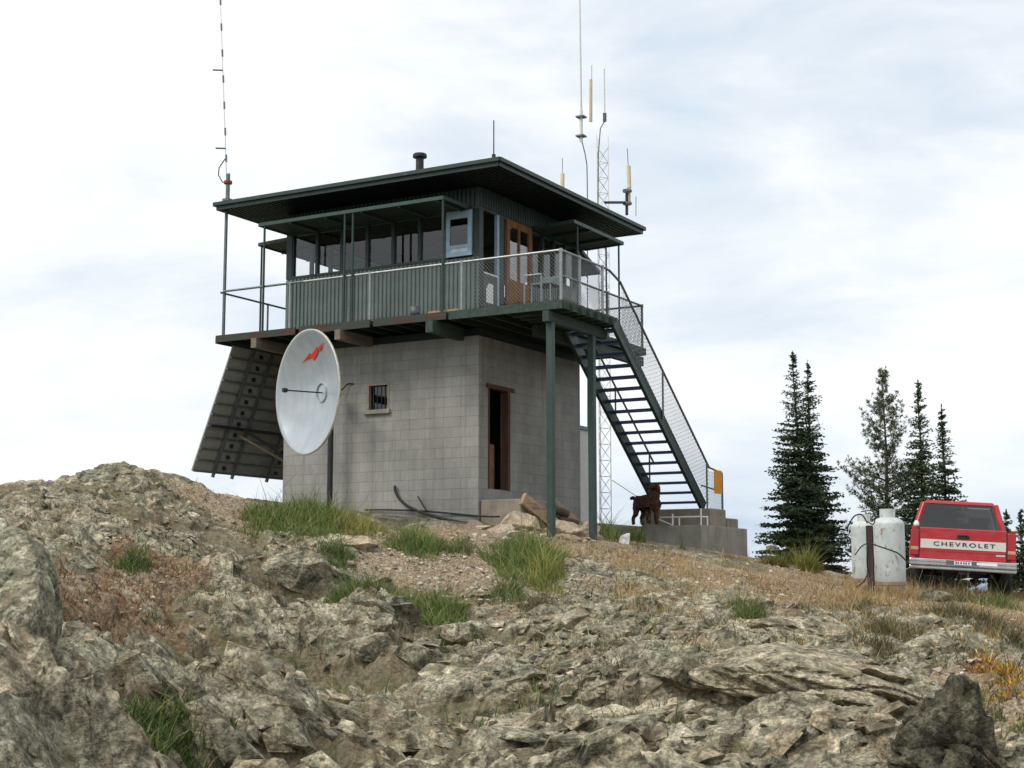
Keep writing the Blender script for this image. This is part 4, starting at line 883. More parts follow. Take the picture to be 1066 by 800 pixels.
# triangulated fan as a ribbon for a jagged shape
import mathutils.geometry as mg
def polyfill(pts2, fn):
    tri = mg.tessellate_polygon([[Vector((a, b, 0)) for a, b in pts2]]); return [fn(a, b) for a, b in pts2], [tuple(t) for t in tri]
def from_photo(px, py):
    """place of an emblem corner on the curved dish, from how the dish is seen"""
    ix = (px - 258) / 178 * Rd * .57; iv = (412 - py) / 345 * Rd; c4, s4 = math.cos(math.radians(4)), math.sin(math.radians(4))
    ix, iv = ix * c4 - iv * s4, iv * c4 + ix * s4; u = ix / .57
    for _ in range(12): dp_ = dep * (1 - min(1., (u * u + iv * iv) / Rd ** 2)); u = .5 * u + .5 * (ix - .822 * dp_) / .57
    return u, iv
bolt = [(237, 243), (277, 190), (284, 202), (312, 165), (316, 175), (347, 153), (325, 198), (318, 190), (291, 245), (281, 222), (262, 228)]
vs, fs_ = polyfill([from_photo(235 + (a_ - 237) * 1.25, 155 + (b_ - 153) * .82) for a_, b_ in bolt], on_dish); MB().add(vs, fs_).build('lightning_emblem', paint('red_emblem', (.72, .035, .02), .5), dish, M=Ml)
bk = -nd; q0 = Vector((0, 0, 0)) + bk * (dep + .30); px_ = onplane(344, 470, 1, -.35)
pole_top = Vector((px_[0], px_[1], 2.7)) - Vector(cdish)
MB().tube([tuple(q0), tuple(pole_top)], .09, 10).tube([tuple(q0), tuple(bk * (dep + .02))], .16, 12).build('mount', GALV_D, dish)
MB().tube([tuple(pole_top + Vector((0, 0, .1))), (pole_top.x, pole_top.y, .1 - cdish[2])], .058, 12).build('pole', BLACKM, dish)
# ------------------------------------------------------------------ solar array seen from behind
sa = empty('solar_array', (-5.6, 0, 0), 'tall leaning solar panel rack seen from behind, left of the dish', 'solar panels')
sb = Vector(onplane(200, 490, 0, -6.75)); stp = Vector(onplane(243, 360, 0, -5.62)); off = Vector((-5.6, 0, 0))
yA = (sb.y + stp.y) / 2; A0 = Vector((sb.x, sb.y, sb.z)) - off; A1 = Vector((stp.x, stp.y, stp.z)) - off; LY = 3.6; nrm = Vector((0, 1, 0)).cross(A1 - A0).normalized()
if nrm.x < 0: nrm = -nrm
rows = 11; PB = paint('panel_backsheet', (.30, .30, .285), .6, var=.15); PR = paint('panel_frame', (.16, .17, .17), .5, .4)
for i in range(rows):
    a = A0.lerp(A1, (i + .02) / rows); b = A0.lerp(A1, (i + .97) / rows)
    for j in range(2):
        o0 = Vector((0, j * 1.8, 0)); o1 = Vector((0, j * 1.8 + 1.80 * 1.0, 0)); m = MB()
        m.hexa([a + o0, a + o1, b + o1, b + o0, a + o0 - nrm * .03, a + o1 - nrm * .03, b + o1 - nrm * .03, b + o0 - nrm * .03])
        pn = m.build('solar_panel', PB, sa); f2 = MB(); f2.beam(a + o0 + nrm * .012, a + o1 + nrm * .012, .03, .07, upv=nrm); f2.beam(b + o0 + nrm * .01, b + o1 + nrm * .01, .02, .04, upv=nrm)
        f2.build('panel_frame', PR, pn)
        c = a.lerp(b, .5) + Vector((0, j * 1.8 + .95, 0)) + nrm * .03; MB().box(c.x - .02, c.x + .02, c.y - .04, c.y + .04, c.z - .04, c.z + .04).build('junction_box', DARK, pn)
rl = MB()
for yv in (.62, 1.25, 2.45, 3.1): rl.beam(A0 + Vector((0, yv, 0)) - (A1 - A0) * .03 + nrm * .07, A1 + Vector((0, yv, 0)) + nrm * .07, .05, .06, upv=nrm)
rl.build('rack_rail', GALV_D, sa)
cr = MB(); pz = A0.lerp(A1, .38); cr.beam(pz + nrm * .13 + Vector((0, -.05, 0)), pz + nrm * .13 + Vector((0, LY, 0)), .05, .07, upv=nrm); cr.build('cross_bar', BLACKM, sa)
cr = MB(); cr.tube([pz + nrm * .16 + Vector((0, 1.0, 0)), pz + nrm * .3 + Vector((.35, 1.2, -.25)), Vector((.8, 1.3, .9))], .03, 8); cr.build('cable', DARK, sa)
cr = MB(); cr.tube([A0 + (A1 - A0) * .33 + nrm * .2 + Vector((0, .9, 0)), Vector((.8, 1.6, .9))], .028, 8); cr.build('brace', wood_mat('brace_wood', (.3, .22, .16), 2), sa)

# ------------------------------------------------------------------ antennas
def at_pt(px, py, ax, v): return Vector(onplane(px, py, ax, v))
m0 = at_pt(237, 205, 1, -.95); m1 = at_pt(228, -40, 1, -.95)
an = empty('antenna_mast', tuple(m0), 'tall thin white whip antenna leaning left over the left roof corner', 'antenna'); L = m1 - m0
MB().tube([(0, 0, -.2), L], .016, 8, .010).build('whip', WHITE, an)
MB().tube([(0, 0, -.25), (0, 0, .5)], .045, 10).box(-.08, .08, -.08, .08, -.12, -.05).build('mast_base', GALV_D, an)
MB().tube([(0, 0, .28), (0, 0, .34)], .09, 10).build('clamp', RUST, an); MB().tube([(0, 0, -.13), (0, 0, -.09)], .09, 10).build('clamp', RUST, an)
nseg = 9
for i in range(nseg): t0 = (i + .3) / nseg; MB().tube([L * t0, L * (t0 + .03)], .021, 8).build('element', GALV_D, an)
ar = MB()
for t, s in ((.2, -1), (.53, -1), (.86, 1)):
    q = L * t; ar.tube([q, q + Vector(R * s * .22) + Vector((0, 0, .01))], .018, 6)
ar.build('side_arm', GALV_D, an)
cb = [L * .165 + Vector((.02, 0, 0)), L * .15 + Vector(-R * .05), L * .12 + Vector(-R * .16), L * .09 + Vector(-R * .18), L * .06 + Vector(-R * .10), Vector((0, 0, .3))]
MB().tube(cb, .012, 6).build('cable', DARK, an)
# lattice tower behind the building
tb = atdepth(629, 560, 39.); twx = tb[0]; twy = tb[1]; ztop = atdepth(622, 126, 39.)[2]; zb_ = gz(twx, twy) - .3
lt = empty('lattice_tower', (twx, twy, 0), 'slender triangular lattice radio tower rising behind the stairs and roof', 'radio tower'); s_ = .19
legs = [Vector((s_ * math.cos(a + .35), s_ * math.sin(a + .35), 0)) for a in (0, 2.094, 4.189)]; lg = MB(); br_ = MB()
for l in legs: lg.tube([l + Vector((0, 0, zb_)), l + Vector((0, 0, ztop))], .013, 6)
z = zb_; k = 0
while z < ztop - .4:
    for i in range(3):
        a, b = legs[i], legs[(i + 1) % 3]; br_.tube([a + Vector((0, 0, z)), b + Vector((0, 0, z))], .005, 4, cap=False)
        br_.tube([a + Vector((0, 0, z)), b + Vector((0, 0, z + .42))], .005, 4, cap=False); br_.tube([b + Vector((0, 0, z)), a + Vector((0, 0, z + .42))], .0045, 4, cap=False)
    z += .42; k += 1
lg.build('tower_leg', WHITE, lt); br_.build('lattice', GALV, lt)
def tw(px, py): p = Vector(atdepth(px, py, 39.)); return p - Vector((twx, twy, 0))
MB().tube([tw(605, 148), tw(605, 115)], .045, 8).tube([tw(605, 115), tw(603, -30)], .03, 8, .022).build('whip_antenna', WHITE, lt)
for py_ in (122, 142):
    c_ = tw(605, py_); MB().box(c_.x - .11, c_.x + .11, c_.y - .11, c_.y + .11, c_.z - .02, c_.z + .02).build('clamp', GALV_D, lt)
MB().tube([tw(615, 127), tw(615, 83)], .045, 8).build('cream_antenna', YEL, lt); MB().tube([tw(616, 83), tw(616, 68)], .008, 5).build('antenna_tip', GALV, lt)
MB().tube([tw(629.5, 125), tw(629, 72)], .02, 8).build('thin_whip', WHITE, lt); MB().tube([tw(629.5, 127), tw(629.5, 118)], .05, 8).build('whip_base', GALV_D, lt)
MB().tube([tw(606, 148), tw(609, 160), tw(611, 172), tw(611.5, 200), tw(612, 560)], .014, 6).tube([tw(629, 127), tw(625, 134), tw(623, 160), tw(622, 240)], .014, 6).build('feed_cable', GALV_D, lt)
MB().tube([tw(629, 520), tw(629, 480)], .0, 3).tube([tw(637, 500), tw(690, 535)], .009, 5).build('guy_wire', GALV_D, lt)
# cream antenna off the right roof edge
ra = empty('roof_antenna', tuple(at_pt(654, 220, 0, 1.18)), 'cream tube antenna on a horizontal bracket off the right roof edge', 'antenna')
o_ = at_pt(654, 220, 0, 1.18); q = lambda px, py: at_pt(px, py, 0, 1.18) - o_
MB().tube([q(652.5, 224), q(652.5, 197)], .035, 8).tube([q(652.5, 211), q(630, 211)], .03, 8).build('bracket', BLACKM, ra); MB().tube([q(655, 196), q(654.3, 173)], .05, 8).tube([q(655, 214), q(655, 200)], .035, 8).build('antenna_tube', YEL, ra)
MB().tube([q(654, 173), q(653, 155)], .009, 5).tube([q(662, 225), q(662, 205)], .009, 5).build('antenna_tip', GALV_D, ra)
MB().tube([q(656, 199), q(650, 199)], .05, 6).build('clamp', GALV_D, ra); MB().tube([q(656, 212), q(650, 212)], .05, 6).build('clamp', GALV_D, ra)
p = at_pt(585.5, 200, 0, -1.); o_ = empty('roof_antenna', tuple(p), 'small cream stub antenna just showing over the roof edge left of the tower', 'antenna')
MB().tube([(0, 0, -.35), at_pt(585.5, 181, 0, -1.) - p], .05, 8).build('antenna_tube', YEL, o_); MB().tube([at_pt(585.5, 181, 0, -1.) - p, at_pt(585.5, 165, 0, -1.) - p], .008, 5).build('antenna_tip', GALV_D, o_)
p = at_pt(514, 162, 1, 0.); o_ = MB().tube([(0, 0, -.1), (0, 0, .72)], .012, 6).tube([(0, 0, -.1), (0, 0, .02)], .04, 8).build('whip_antenna', BLACKM, None, loc=tuple(p)); tag(o_, 'short black whip antenna above the front corner of the roof', 'antenna')

# ------------------------------------------------------------------ planks, logs, cables, stand, sign
def plank(a, b, w, h, lab, mat=PLANKM, name='plank', cat='plank', roll=0):
    a = Vector(a); b = Vector(b); o = MB().beam(a - a, b - a, w, h).build(name, mat, None, bevel=.008, loc=tuple(a)); return tag(o, lab, cat)
plank(tuple(onplane(544, 519, 0, .95)), tuple(onplane(586, 553, 0, 1.3)), .10, .24, 'thick pale plank sloping down from the doorstep')
plank(tuple(onplane(576, 524, 0, .75)), tuple(onplane(612, 556, 0, 1.0)), .06, .22, 'weathered board sloping behind the first post')
def logo(a, b, r, lab):
    a = Vector(a); b = Vector(b); o = MB().tube([a - a, (b - a) * .5 + Vector((.01, 0, .01)), b - a], r, 14).build('log', wood_mat('dark_log', (.09, .065, .05), 1), None, loc=tuple(a)); return tag(o, lab, 'log')
logo(onplane(574, 530, 0, .95), onplane(590, 536, 0, 1.1), .085, 'upper dark log stub wedged between the boards'); logo(onplane(582, 542, 0, 1.05), onplane(600, 546, 0, 1.2), .085, 'lower dark log stub wedged between the boards')
def cable(pts, r, lab, name='cable'):
    P = [Vector(p) for p in pts]; Q = []
    for i in range(len(P) - 1):
        p0, p1, p2, p3 = P[max(i - 1, 0)], P[i], P[i + 1], P[min(i + 2, len(P) - 1)]
        for k in range(6):
            t = k / 6; Q.append(.5 * ((2 * p1) + (-p0 + p2) * t + (2 * p0 - 5 * p1 + 4 * p2 - p3) * t * t + (-p0 + 3 * p1 - 3 * p2 + p3) * t ** 3))
    Q.append(P[-1]); c = Q[0].copy(); return tag(MB().tube([q - c for q in Q], r, 8).build(name, DARK, None, smooth=True, loc=tuple(c)), lab, 'cable')
cable([onplane(411, 506, 1, -.05), onplane(412, 513, 1, -.07), onplane(418, 522, 1, -.10), onplane(432, 531, 1, -.12), onplane(460, 540, 1, -.15), onplane(497, 547, 1, -.2)], .028, 'thick black cable curving out of the ground along the tower wall')
cable([onplane(380, 531, 1, -.05), onplane(410, 531, 1, -.06), onplane(450, 533, 1, -.07), onplane(499, 537.5, 1, -.07), onplane(520, 538, 0, .95)], .017, 'thin black cable running level along the tower wall')
cable([onplane(435, 517, 1, -.06), onplane(439, 524, 1, -.10), onplane(444, 532, 1, -.12)], .014, 'short pale tipped cable stub beside the thick black cable')
cable([onplane(351, 409, 1, -.15), onplane(357, 405, 1, -.10), onplane(362, 400, 1, -.05), onplane(368, 400, 1, -.01)], .014, 'black lead running from behind the dish into the wall')
ws = empty('metal_stand', (2.55, 4.55, -.02), 'low white pipe frame standing on the concrete pad beside the dog', 'stand')
o_ = MB()
for x in (-.45, .2): o_.tube([(x, 0, 0), (x, 0, .36 if x > 0 else .26)], .018, 8).tube([(x, .35, 0), (x, .35, .22)], .018, 8)
o_.tube([(-.75, 0, .19), (.2, 0, .19)], .016, 8).tube([(-.45, 0, .02), (-.8, 0, .16)], .014, 8).tube([(.2, 0, .19), (.2, .35, .19)], .016, 8); o_.build('pipe_frame', WHITE, ws)
sg = tag(MB().box(-.0, .012, -.22, .22, -.26, .26).build('warning_sign', ORANGE, None, loc=(SX1 + .10, 6.15, 1.0)), 'faded orange blank warning plate wired to the mesh at the stair foot', 'sign')

# ------------------------------------------------------------------ dog
def skin_obj(name, joints, edges, mat, parent=None, sub=2, loc=(0, 0, 0), rotz=0, scale=1.):
    me = bpy.data.meshes.new(name); me.from_pydata([j[0] for j in joints], edges, []); me.update(); o = bpy.data.objects.new(name, me); col.objects.link(o)
    md = o.modifiers.new('skin', 'SKIN'); md.use_smooth_shade = True; sv = me.skin_vertices[0].data
    for i, j in enumerate(joints):
        r = j[1]; sv[i].radius = (r, r) if not isinstance(r, tuple) else r
    sv[0].use_root = True
    s2 = o.modifiers.new('sub', 'SUBSURF'); s2.levels = sub; s2.render_levels = sub
    me.materials.append(mat); o.location = loc; o.rotation_euler = (0, 0, rotz); o.scale = (scale,) * 3
    if parent: o.parent = parent
    return o
FUR = NT('brown_curly_fur'); _v = FUR.coord(); _n = FUR.noise(_v, 22, 8, .7); _c = FUR.mix(.0, FUR.ramp(_n, [(.38, (.02, .011, .007)), (.52, (.075, .042, .027)), (.64, (.17, .10, .065))]), (0, 0, 0))
FUR = FUR.fin(_c, .85, 0, FUR.bump(_n, 1., .05), .15)
# local: +x forward (head), z up, metres
J = [((0, 0, .55), .165), ((-.20, 0, .56), .155), ((-.31, 0, .56), .125), ((.18, 0, .56), .185), ((.28, 0, .64), .155), ((.34, 0, .78), .115), ((.37, .02, .90), .112), ((.34, -.09, .89), .085), ((.29, -.17, .865), .06), ((.27, -.205, .855), .048),
     ((-.40, 0, .64), .05), ((-.50, 0, .67), .045), ((-.58, .0, .645), .032),
     ((.22, .10, .40), .09), ((.23, .11, .26), .062), ((.23, .11, .07), .052), ((.27, .11, .04), .05),
     ((.22, -.10, .40), .09), ((.20, -.11, .26), .062), ((.20, -.11, .07), .052), ((.24, -.11, .04), .05),
     ((-.25, .10, .42), .105), ((-.19, .11, .30), .075), ((-.30, .11, .19), .052), ((-.29, .11, .06), .048), ((-.25, .11, .04), .048),
     ((-.27, -.10, .42), .105), ((-.22, -.11, .30), .075), ((-.34, -.11, .19), .052), ((-.34, -.11, .06), .048), ((-.30, -.11, .04), .048)]
E_ = [(0, 1), (1, 2), (0, 3), (3, 4), (4, 5), (5, 6), (6, 7), (7, 8), (8, 9), (2, 10), (10, 11), (11, 12), (3, 13), (13, 14), (14, 15), (15, 16), (3, 17), (17, 18), (18, 19), (19, 20), (1, 21), (21, 22), (22, 23), (23, 24), (24, 25), (1, 26), (26, 27), (27, 28), (28, 29), (29, 30)]
dgp = onplane(672, 548, 2, -.02)
dgp = atdepth(673, 548, 31.6)
dog = skin_obj('dog', J, E_, FUR, None, 2, (dgp[0], dgp[1], -.025), azc - .95, .90)
tx_ = bpy.data.textures.new('fur_clumps', 'CLOUDS'); tx_.noise_scale = .06; dm = dog.modifiers.new('fur', 'DISPLACE'); dm.texture = tx_; dm.strength = .035; dm.mid_level = .5
tag(dog, 'dark brown curly dog standing on the pad under the stairs with its tail out', 'dog')
for s in (-1, 1):
    e = MB(); P_ = [(.44, .02, .87)]
    ear = skin_obj('ear', [((.38 + s * .07, .03 - s * .06, .95), .035), ((.385 + s * .10, .03 - s * .085, .88), .045), ((.385 + s * .105, .03 - s * .09, .81), .03)], [(0, 1), (1, 2)], FUR, dog, 2)
MB().lathe([(0, -.02), (.018, -.012), (.02, .0), (.014, .014), (0, .018)], 10, (.245, -.25, .865)).build('nose', DARK, dog, smooth=True)
for s in (-1, 1): MB().lathe([(0, -.01), (.009, -.004), (.009, .005), (0, .01)], 8, (.325 + s * .045, -.15 - s * .035, .93)).build('eye', DARK, dog, smooth=True)

# ------------------------------------------------------------------ propane tanks
TK = NT('tank_paint'); _v = TK.coord(); _n = TK.noise(_v, 3.2, 8, .7); _r = TK.ramp(TK.noise(TK.coord(scale=(1, 1, .5)), 9, 8, .75), [(.57, 0.), (.63, .8)])
_c = TK.mix(_r, TK.ramp(_n, [(.3, (.40, .45, .44)), (.55, (.56, .60, .58)), (.75, (.70, .73, .71))]), (.20, .11, .07))
TK = TK.fin(_c, .5, 0, TK.bump(_n, .1, .02), .4)
def tank(px, py, d, H, r, lab):
    p = atdepth(px, py, d); zg = p[2]; t = empty('propane_tank', (p[0], p[1], zg), lab, 'gas tank', 'propane tanks beside the truck')
    pr_ = [(r * .96, .0), (r * .96, .08), (r, .10), (r, H * .25), (r, H * .5), (r, H * .65), (r, H * .79), (r, H * .80)] + [(r * math.cos(a), H * .80 + H * .10 * math.sin(a)) for a in np.linspace(.1, 1.5, 9)] + [(0, H * .90)]
    MB().lathe(pr_, 40).build('tank_body', TK, t, smooth=True)
    cl = MB(); n = 30; z0 = H * .875; z1 = H * 1.0; rc = r * .5; Vv = []; Fs = []
    for i in range(n + 1):
        a = .5 + (2 * math.pi - 1.0) * i / n
        for rr_ in (rc, rc - .012):
            Vv += [(rr_ * math.cos(a), rr_ * math.sin(a), z0), (rr_ * math.cos(a), rr_ * math.sin(a), z1)]
    for i in range(n): b = i * 4; Fs += [(b, b + 4, b + 5, b + 1), (b + 2, b + 3, b + 7, b + 6), (b + 1, b + 5, b + 7, b + 3)]
    cl.add(Vv, Fs).build('collar', TK, t)
    MB().tube([(0, 0, H * .89), (0, 0, H * .96)], .03, 10).tube([(-.06, 0, H * .94), (.06, 0, H * .94)], .02, 8).build('valve', GALV_D, t)
    MB().lathe([(r * .985, .0), (r * 1.01, .01), (r * 1.01, .06), (r * .985, .07)], 40).build('foot_ring', paint('rusty_ring', (.25, .19, .14), .7), t)
    return t
tank(926.5, 610, 25.6, 1.30, .272, 'front propane tank, the pale one nearest the truck')
tank(901.5, 606.5, 26.5, 1.20, .235, 'rear propane tank, the one on the left partly hidden by a dark post')
pp_ = atdepth(906.5, 610, 25.6); o = MB().box(-.05, .05, -.05, .05, -.2, 1.02).build('wooden_post', wood_mat('dark_post_wood', (.07, .05, .045), 2), None, bevel=.006, loc=tuple(pp_)); o.rotation_euler = (0, 0, .4); tag(o, 'dark upright wooden post between the two propane tanks', 'post')
A_ = lambda px, py, d=25.3: atdepth(px, py, d)
def hose(pts, lab, r=.014): o = cable(pts, r, lab, 'hose'); o['category'] = 'hose'
hose([A_(907, 566, 25.2), A_(915, 569, 25.1), A_(927, 573, 25.05), A_(936, 577, 25.1), A_(946, 587, 25.2)], 'black hose sagging across the front tank', .012)
hose([A_(905, 600, 25.4), A_(903, 590, 25.4), A_(903, 575), A_(906, 566)], 'hose running down the dark post', .012)
hose([A_(903, 545), A_(897, 536), A_(889, 538), A_(883, 548, 25.6), A_(882, 554, 25.8)], 'black hose looping left over the rear tank', .012)
hose([A_(903, 543), A_(909, 546), A_(911, 538), A_(907, 532), A_(896, 533)], 'short hose loop between the tank valves', .010)
hose([A_(905, 565), A_(897, 569), A_(890, 578, 25.6)], 'strap round the rear tank', .010)
hose([A_(892, 611, 25.4), A_(899, 606, 25.3), A_(903, 598, 25.3)], 'hose end lying at the foot of the dark post', .012)

# ------------------------------------------------------------------ pickup truck (rear towards the camera)
RED = NT('red_car_paint'); _v = RED.coord(); _n = RED.noise(_v, 1.6, 6); _d = RED.ramp(RED.noise(RED.coord(scale=(1, 1, 2)), 3.5, 8, .7), [(.45, 0.), (.68, .35)]); RED = RED.fin(RED.mix(_d, RED.ramp(_n, [(.3, (.36, .012, .022)), (.7, (.46, .022, .032))]), (.36, .13, .10)), .33, 0, None, .5); 
CHR = paint('chrome_bumper', (.55, .55, .53), .22, .9, var=.15)
tr = empty('pickup_truck', (0, 0, 0), 'red pickup truck parked with its tailgate towards the slope beside the tanks', 'truck')
tp = atdepth(1003, 623, 28.4); hd = azc - math.radians(14.6)  # heading: local +y forward
tr.location = (tp[0] - R[0] * .03, tp[1] - R[1] * .03, tp[2] + .11); tr.rotation_euler = (math.radians(0), math.radians(3.6), hd)
hw = .965
# bed: side profile extruded, open box
bd = MB()
def side(s):
    x1 = s * hw; x0 = s * (hw - .09)
    # bed side with wheel arch cut, polygon in (y,z)
    pts = [(0, .56), (.62, .56)] + [(1.12 - .46 * math.cos(a), .44 + .46 * math.sin(a)) for a in np.linspace(.25, math.pi - .25, 12)] + [(2.45, .56), (2.45, 1.20), (0, 1.20)]
    n = len(pts); tri = mg.tessellate_polygon([[Vector((a, b, 0)) for a, b in pts]])
    off_ = lambda b: (.0 if b < 1.1 else -.025) * s
    vs = [(x1 + off_(b), a, b) for a, b in pts] + [(x0, a, b) for a, b in pts]
    fs = [tuple(t) for t in tri] + [tuple(n + i for i in reversed(t)) for t in tri] + [(i, (i + 1) % n, n + (i + 1) % n, n + i) for i in range(n)]
    bd.add(vs, fs)
side(1); side(-1)
bd.box(-hw + .09, hw - .09, 2.40, 2.45, .6, 1.18); bd.box(-hw + .09, hw - .09, .05, 2.40, .60, .66)
bd.build('bed', RED, tr, bevel=.012)
fl = MB()
for s in (-1, 1):
    for a0, a1 in zip(np.linspace(.2, math.pi - .2, 12)[:-1], np.linspace(.2, math.pi - .2, 12)[1:]): fl.beam((s * hw, 1.12 - .49 * math.cos(a0), .44 + .49 * math.sin(a0)), (s * hw, 1.12 - .49 * math.cos(a1), .44 + .49 * math.sin(a1)), .03, .06)
fl.build('wheel_arch', RED, tr)
tg = MB().box(-.79, .79, -.035, .02, .60, 1.19); tgo = tg.build('tailgate', RED, tr, bevel=.018)
MB().box(-.775, .775, -.042, -.0355, .80, .97).build('tailgate_band', paint('silver_band', (.62, .60, .56), .4, var=.06), tgo)
cu = bpy.data.curves.new('lettering', 'FONT'); cu.body = 'CHEVROLET'; cu.size = .135; cu.space_character = 1.32; cu.align_x = 'CENTER'; cu.align_y = 'CENTER'; cu.extrude = .003; cu.offset = .0015
tmp = bpy.data.objects.new('tmp_text', cu); col.objects.link(tmp); dg = bpy.context.evaluated_depsgraph_get(); me = bpy.data.meshes.new_from_object(tmp.evaluated_get(dg)); bpy.data.objects.remove(tmp)
lt_ = bpy.data.objects.new('lettering', me); col.objects.link(lt_); me.materials.clear(); me.materials.append(BLACKM); lt_.parent = tgo; lt_.rotation_euler = (math.pi / 2, 0, 0); lt_.location = (0.02, -.0455, .886); lt_.scale = (1.22, .82, 1)
MB().box(-.11, .11, -.05, -.035, 1.0, 1.07).box(-.075, .075, -.06, -.05, 1.05, 1.075).build('tailgate_handle', DARK, tgo, bevel=.006)
MB().box(-.80, -.792, -.03, -.01, .60, 1.19).box(.792, .80, -.03, -.01, .60, 1.19).box(-.79, .79, -.037, -.034, .742, .748).build('panel_gap', DARK, tgo)
MB().box(.60, .76, -.0405, -.037, .705, .735).build('badge', paint('badge_grey', (.55, .5, .48), .4), tgo)
for s in (-1, 1):
    MB().box(s * .88 - .075, s * .88 + .075, -.03, .03, .66, 1.14).build('tail_light', paint('tail_light_red', (.36, .008, .012), .15, var=.1, spec=.7), tr, bevel=.012)
    MB().box(s * .88 - .07, s * .88 + .07, -.034, -.031, .76, .82).build('reversing_lamp', paint('lamp_amber', (.5, .3, .18), .2), tr)
bp = MB(); bp.box(-.97, .97, -.20, -.02, .47, .60); bp.box(-.97, .97, -.17, -.02, .40, .47); bpo = bp.build('rear_bumper', CHR, tr, bevel=.02)
MB().box(-.30, .30, -.206, -.2005, .50, .585).build('bumper_recess', GALV_D, bpo)
MB().box(-.96, .96, -.205, -.195, .535, .545).build('bumper_groove', GALV_D, bpo)
pl = MB().box(-.155, .155, -.214, -.207, .49, .60).build('licence_plate', PAPER, bpo); MB().box(-.15, .15, -.2165, -.2145, .575, .597).build('plate_top', paint('plate_red', (.6, .08, .08), .5), pl); MB().box(-.15, .15, -.2165, -.2145, .492, .512).build('plate_bottom', paint('plate_blue', (.12, .2, .5), .5), pl)
for i, (x, w_) in enumerate(((-.12, .03), (-.08, .025), (-.03, .03), (.02, .025), (.06, .03), (.11, .025))): MB().box(x - w_ / 2, x + w_ / 2, -.2165, -.2145, .525, .562).build('plate_digit', paint('plate_ink', (.04, .06, .2), .5), pl)
MB().box(.25, .62, -.215, -.207, .52, .57).build('bumper_sticker', PAPER, bpo)
# cab
cb_ = MB(); y0, y1, y2, y3 = 2.50, 2.80, 3.9, 4.5; zt = 1.86; zb0 = 1.18
cb_.box(-hw + .01, hw - .01, 2.50, 4.2, .45, 1.18)
cb_.box(-hw + .02, hw - .02, 4.2, 5.45, .5, 1.10)
cbo = cb_.build('cab', RED, tr, bevel=.04)
gh = MB(); bt = [(-.93, 2.50), (.93, 2.50), (.93, 4.35), (-.93, 4.35)]; tpp = [(-.70, 2.72), (.70, 2.72), (.70, 3.75), (-.70, 3.75)]
# pillars and roof of the greenhouse
gh.hexa([(-.72, 2.70, zt - .07), (.72, 2.70, zt - .07), (.70, 3.8, zt - .07), (-.70, 3.8, zt - .07), (-.66, 2.76, zt), (.66, 2.76, zt), (.66, 3.7, zt), (-.66, 3.7, zt)])
for s in (-1, 1):
    gh.beam((s * .90, 2.54, 1.16), (s * .71, 2.72, zt - .05), .10, .09); gh.beam((s * .90, 4.3, 1.1), (s * .68, 3.78, zt - .05), .06, .06); gh.beam((s * .90, 3.4, 1.16), (s * .70, 3.4, zt - .05), .06, .05)
gh.beam((-.9, 2.53, 1.19), (.9, 2.53, 1.19), .06, .06)
gh.build('cab_roof', RED, cbo, bevel=.02)
rw = MB().add([(-.85, 2.555, 1.22), (.85, 2.555, 1.22), (.675, 2.705, zt - .08), (-.675, 2.705, zt - .08)], [(0, 1, 2, 3)]); rw.build('rear_window', TGLASS, cbo)
for s in (-1, 1): MB().add([(s * .91, 2.65, 1.2), (s * .91, 4.2, 1.2), (s * .71, 3.7, zt - .08), (s * .71, 2.82, zt - .08)], [(0, 1, 2, 3)]).build('side_window', TGLASS, cbo)
MB().add([(-.85, 4.33, 1.12), (.85, 4.33, 1.12), (.66, 3.84, zt - .09), (-.66, 3.84, zt - .09)], [(0, 1, 2, 3)]).build('windscreen', TGLASS, cbo)
MB().box(-.6, .6, 2.9, 3.05, .7, 1.42).box(-.62, -.2, 2.9, 3.02, 1.42, 1.55).box(.2, .62, 2.9, 3.02, 1.42, 1.55).build('seat', DARK, cbo, bevel=.03)
for s in (-1, 1): MB().box(s * 1.09 - .09, s * 1.09 + .09, 4.0, 4.08, 1.17, 1.33).beam((s * .93, 4.05, 1.2), (s * 1.05, 4.05, 1.22), .03, .03).build('mirror', DARK, cbo, bevel=.015)
for s in (-1, 1):
    for yv in (1.12, 4.55):
        wh = MB(); w0 = empty('x', (0, 0, 0), None, None) if False else None
        prf = [(.20, -.11), (.33, -.12), (.372, -.09), (.375, 0), (.372, .09), (.33, .12), (.20, .11)]; Mw = Matrix.Translation((s * .82, yv, .37)) @ Matrix.Rotation(math.pi / 2, 4, 'Y')
        wo = MB().lathe(prf, 36).build('wheel', DARK, tr, smooth=True, M=Mw); MB().lathe([(.0, .05 * s), (.08, .07 * s), (.10, .03 * s), (.19, .03 * s), (.205, .10 * s)], 28).build('rim', GALV, wo, smooth=True)
un = MB().box(-.45, .45, 0.0, 5.0, .36, .46).box(-.06, .06, -.12, .3, .33, .41).tube([(-.7, 1.12, .37), (.7, 1.12, .37)], .05, 10).tube([(.55, .1, .34), (.55, 2.2, .36)], .035, 10); un.lathe([(0, -.13), (.12, -.1), (.15, 0), (.12, .1), (0, .13)], 16, (0, 1.12, .37)); un.lathe([(.12, .30), (.34, .28), (.37, .35), (.34, .42), (.12, .40)], 28, (0, .62, 0)).box(-.80, -.5, 2.2, 3.4, .30, .5).box(-.9, .9, 2.5, 2.6, .30, .5); un.build('chassis', BLACKM, tr)
o = MB().lathe([(0, 0), (.05, .0), (.055, .05), (.03, .1), (0, .11)], 12).build('bottle', PAPER, None, smooth=True); o.parent = None
o.matrix_world = Matrix.Translation(tr.location) @ tr.rotation_euler.to_matrix().to_4x4() @ Matrix.Translation((-.86, .04, 1.205)); tag(o, 'small white cup standing on the left rear corner of the truck bed', 'cup')

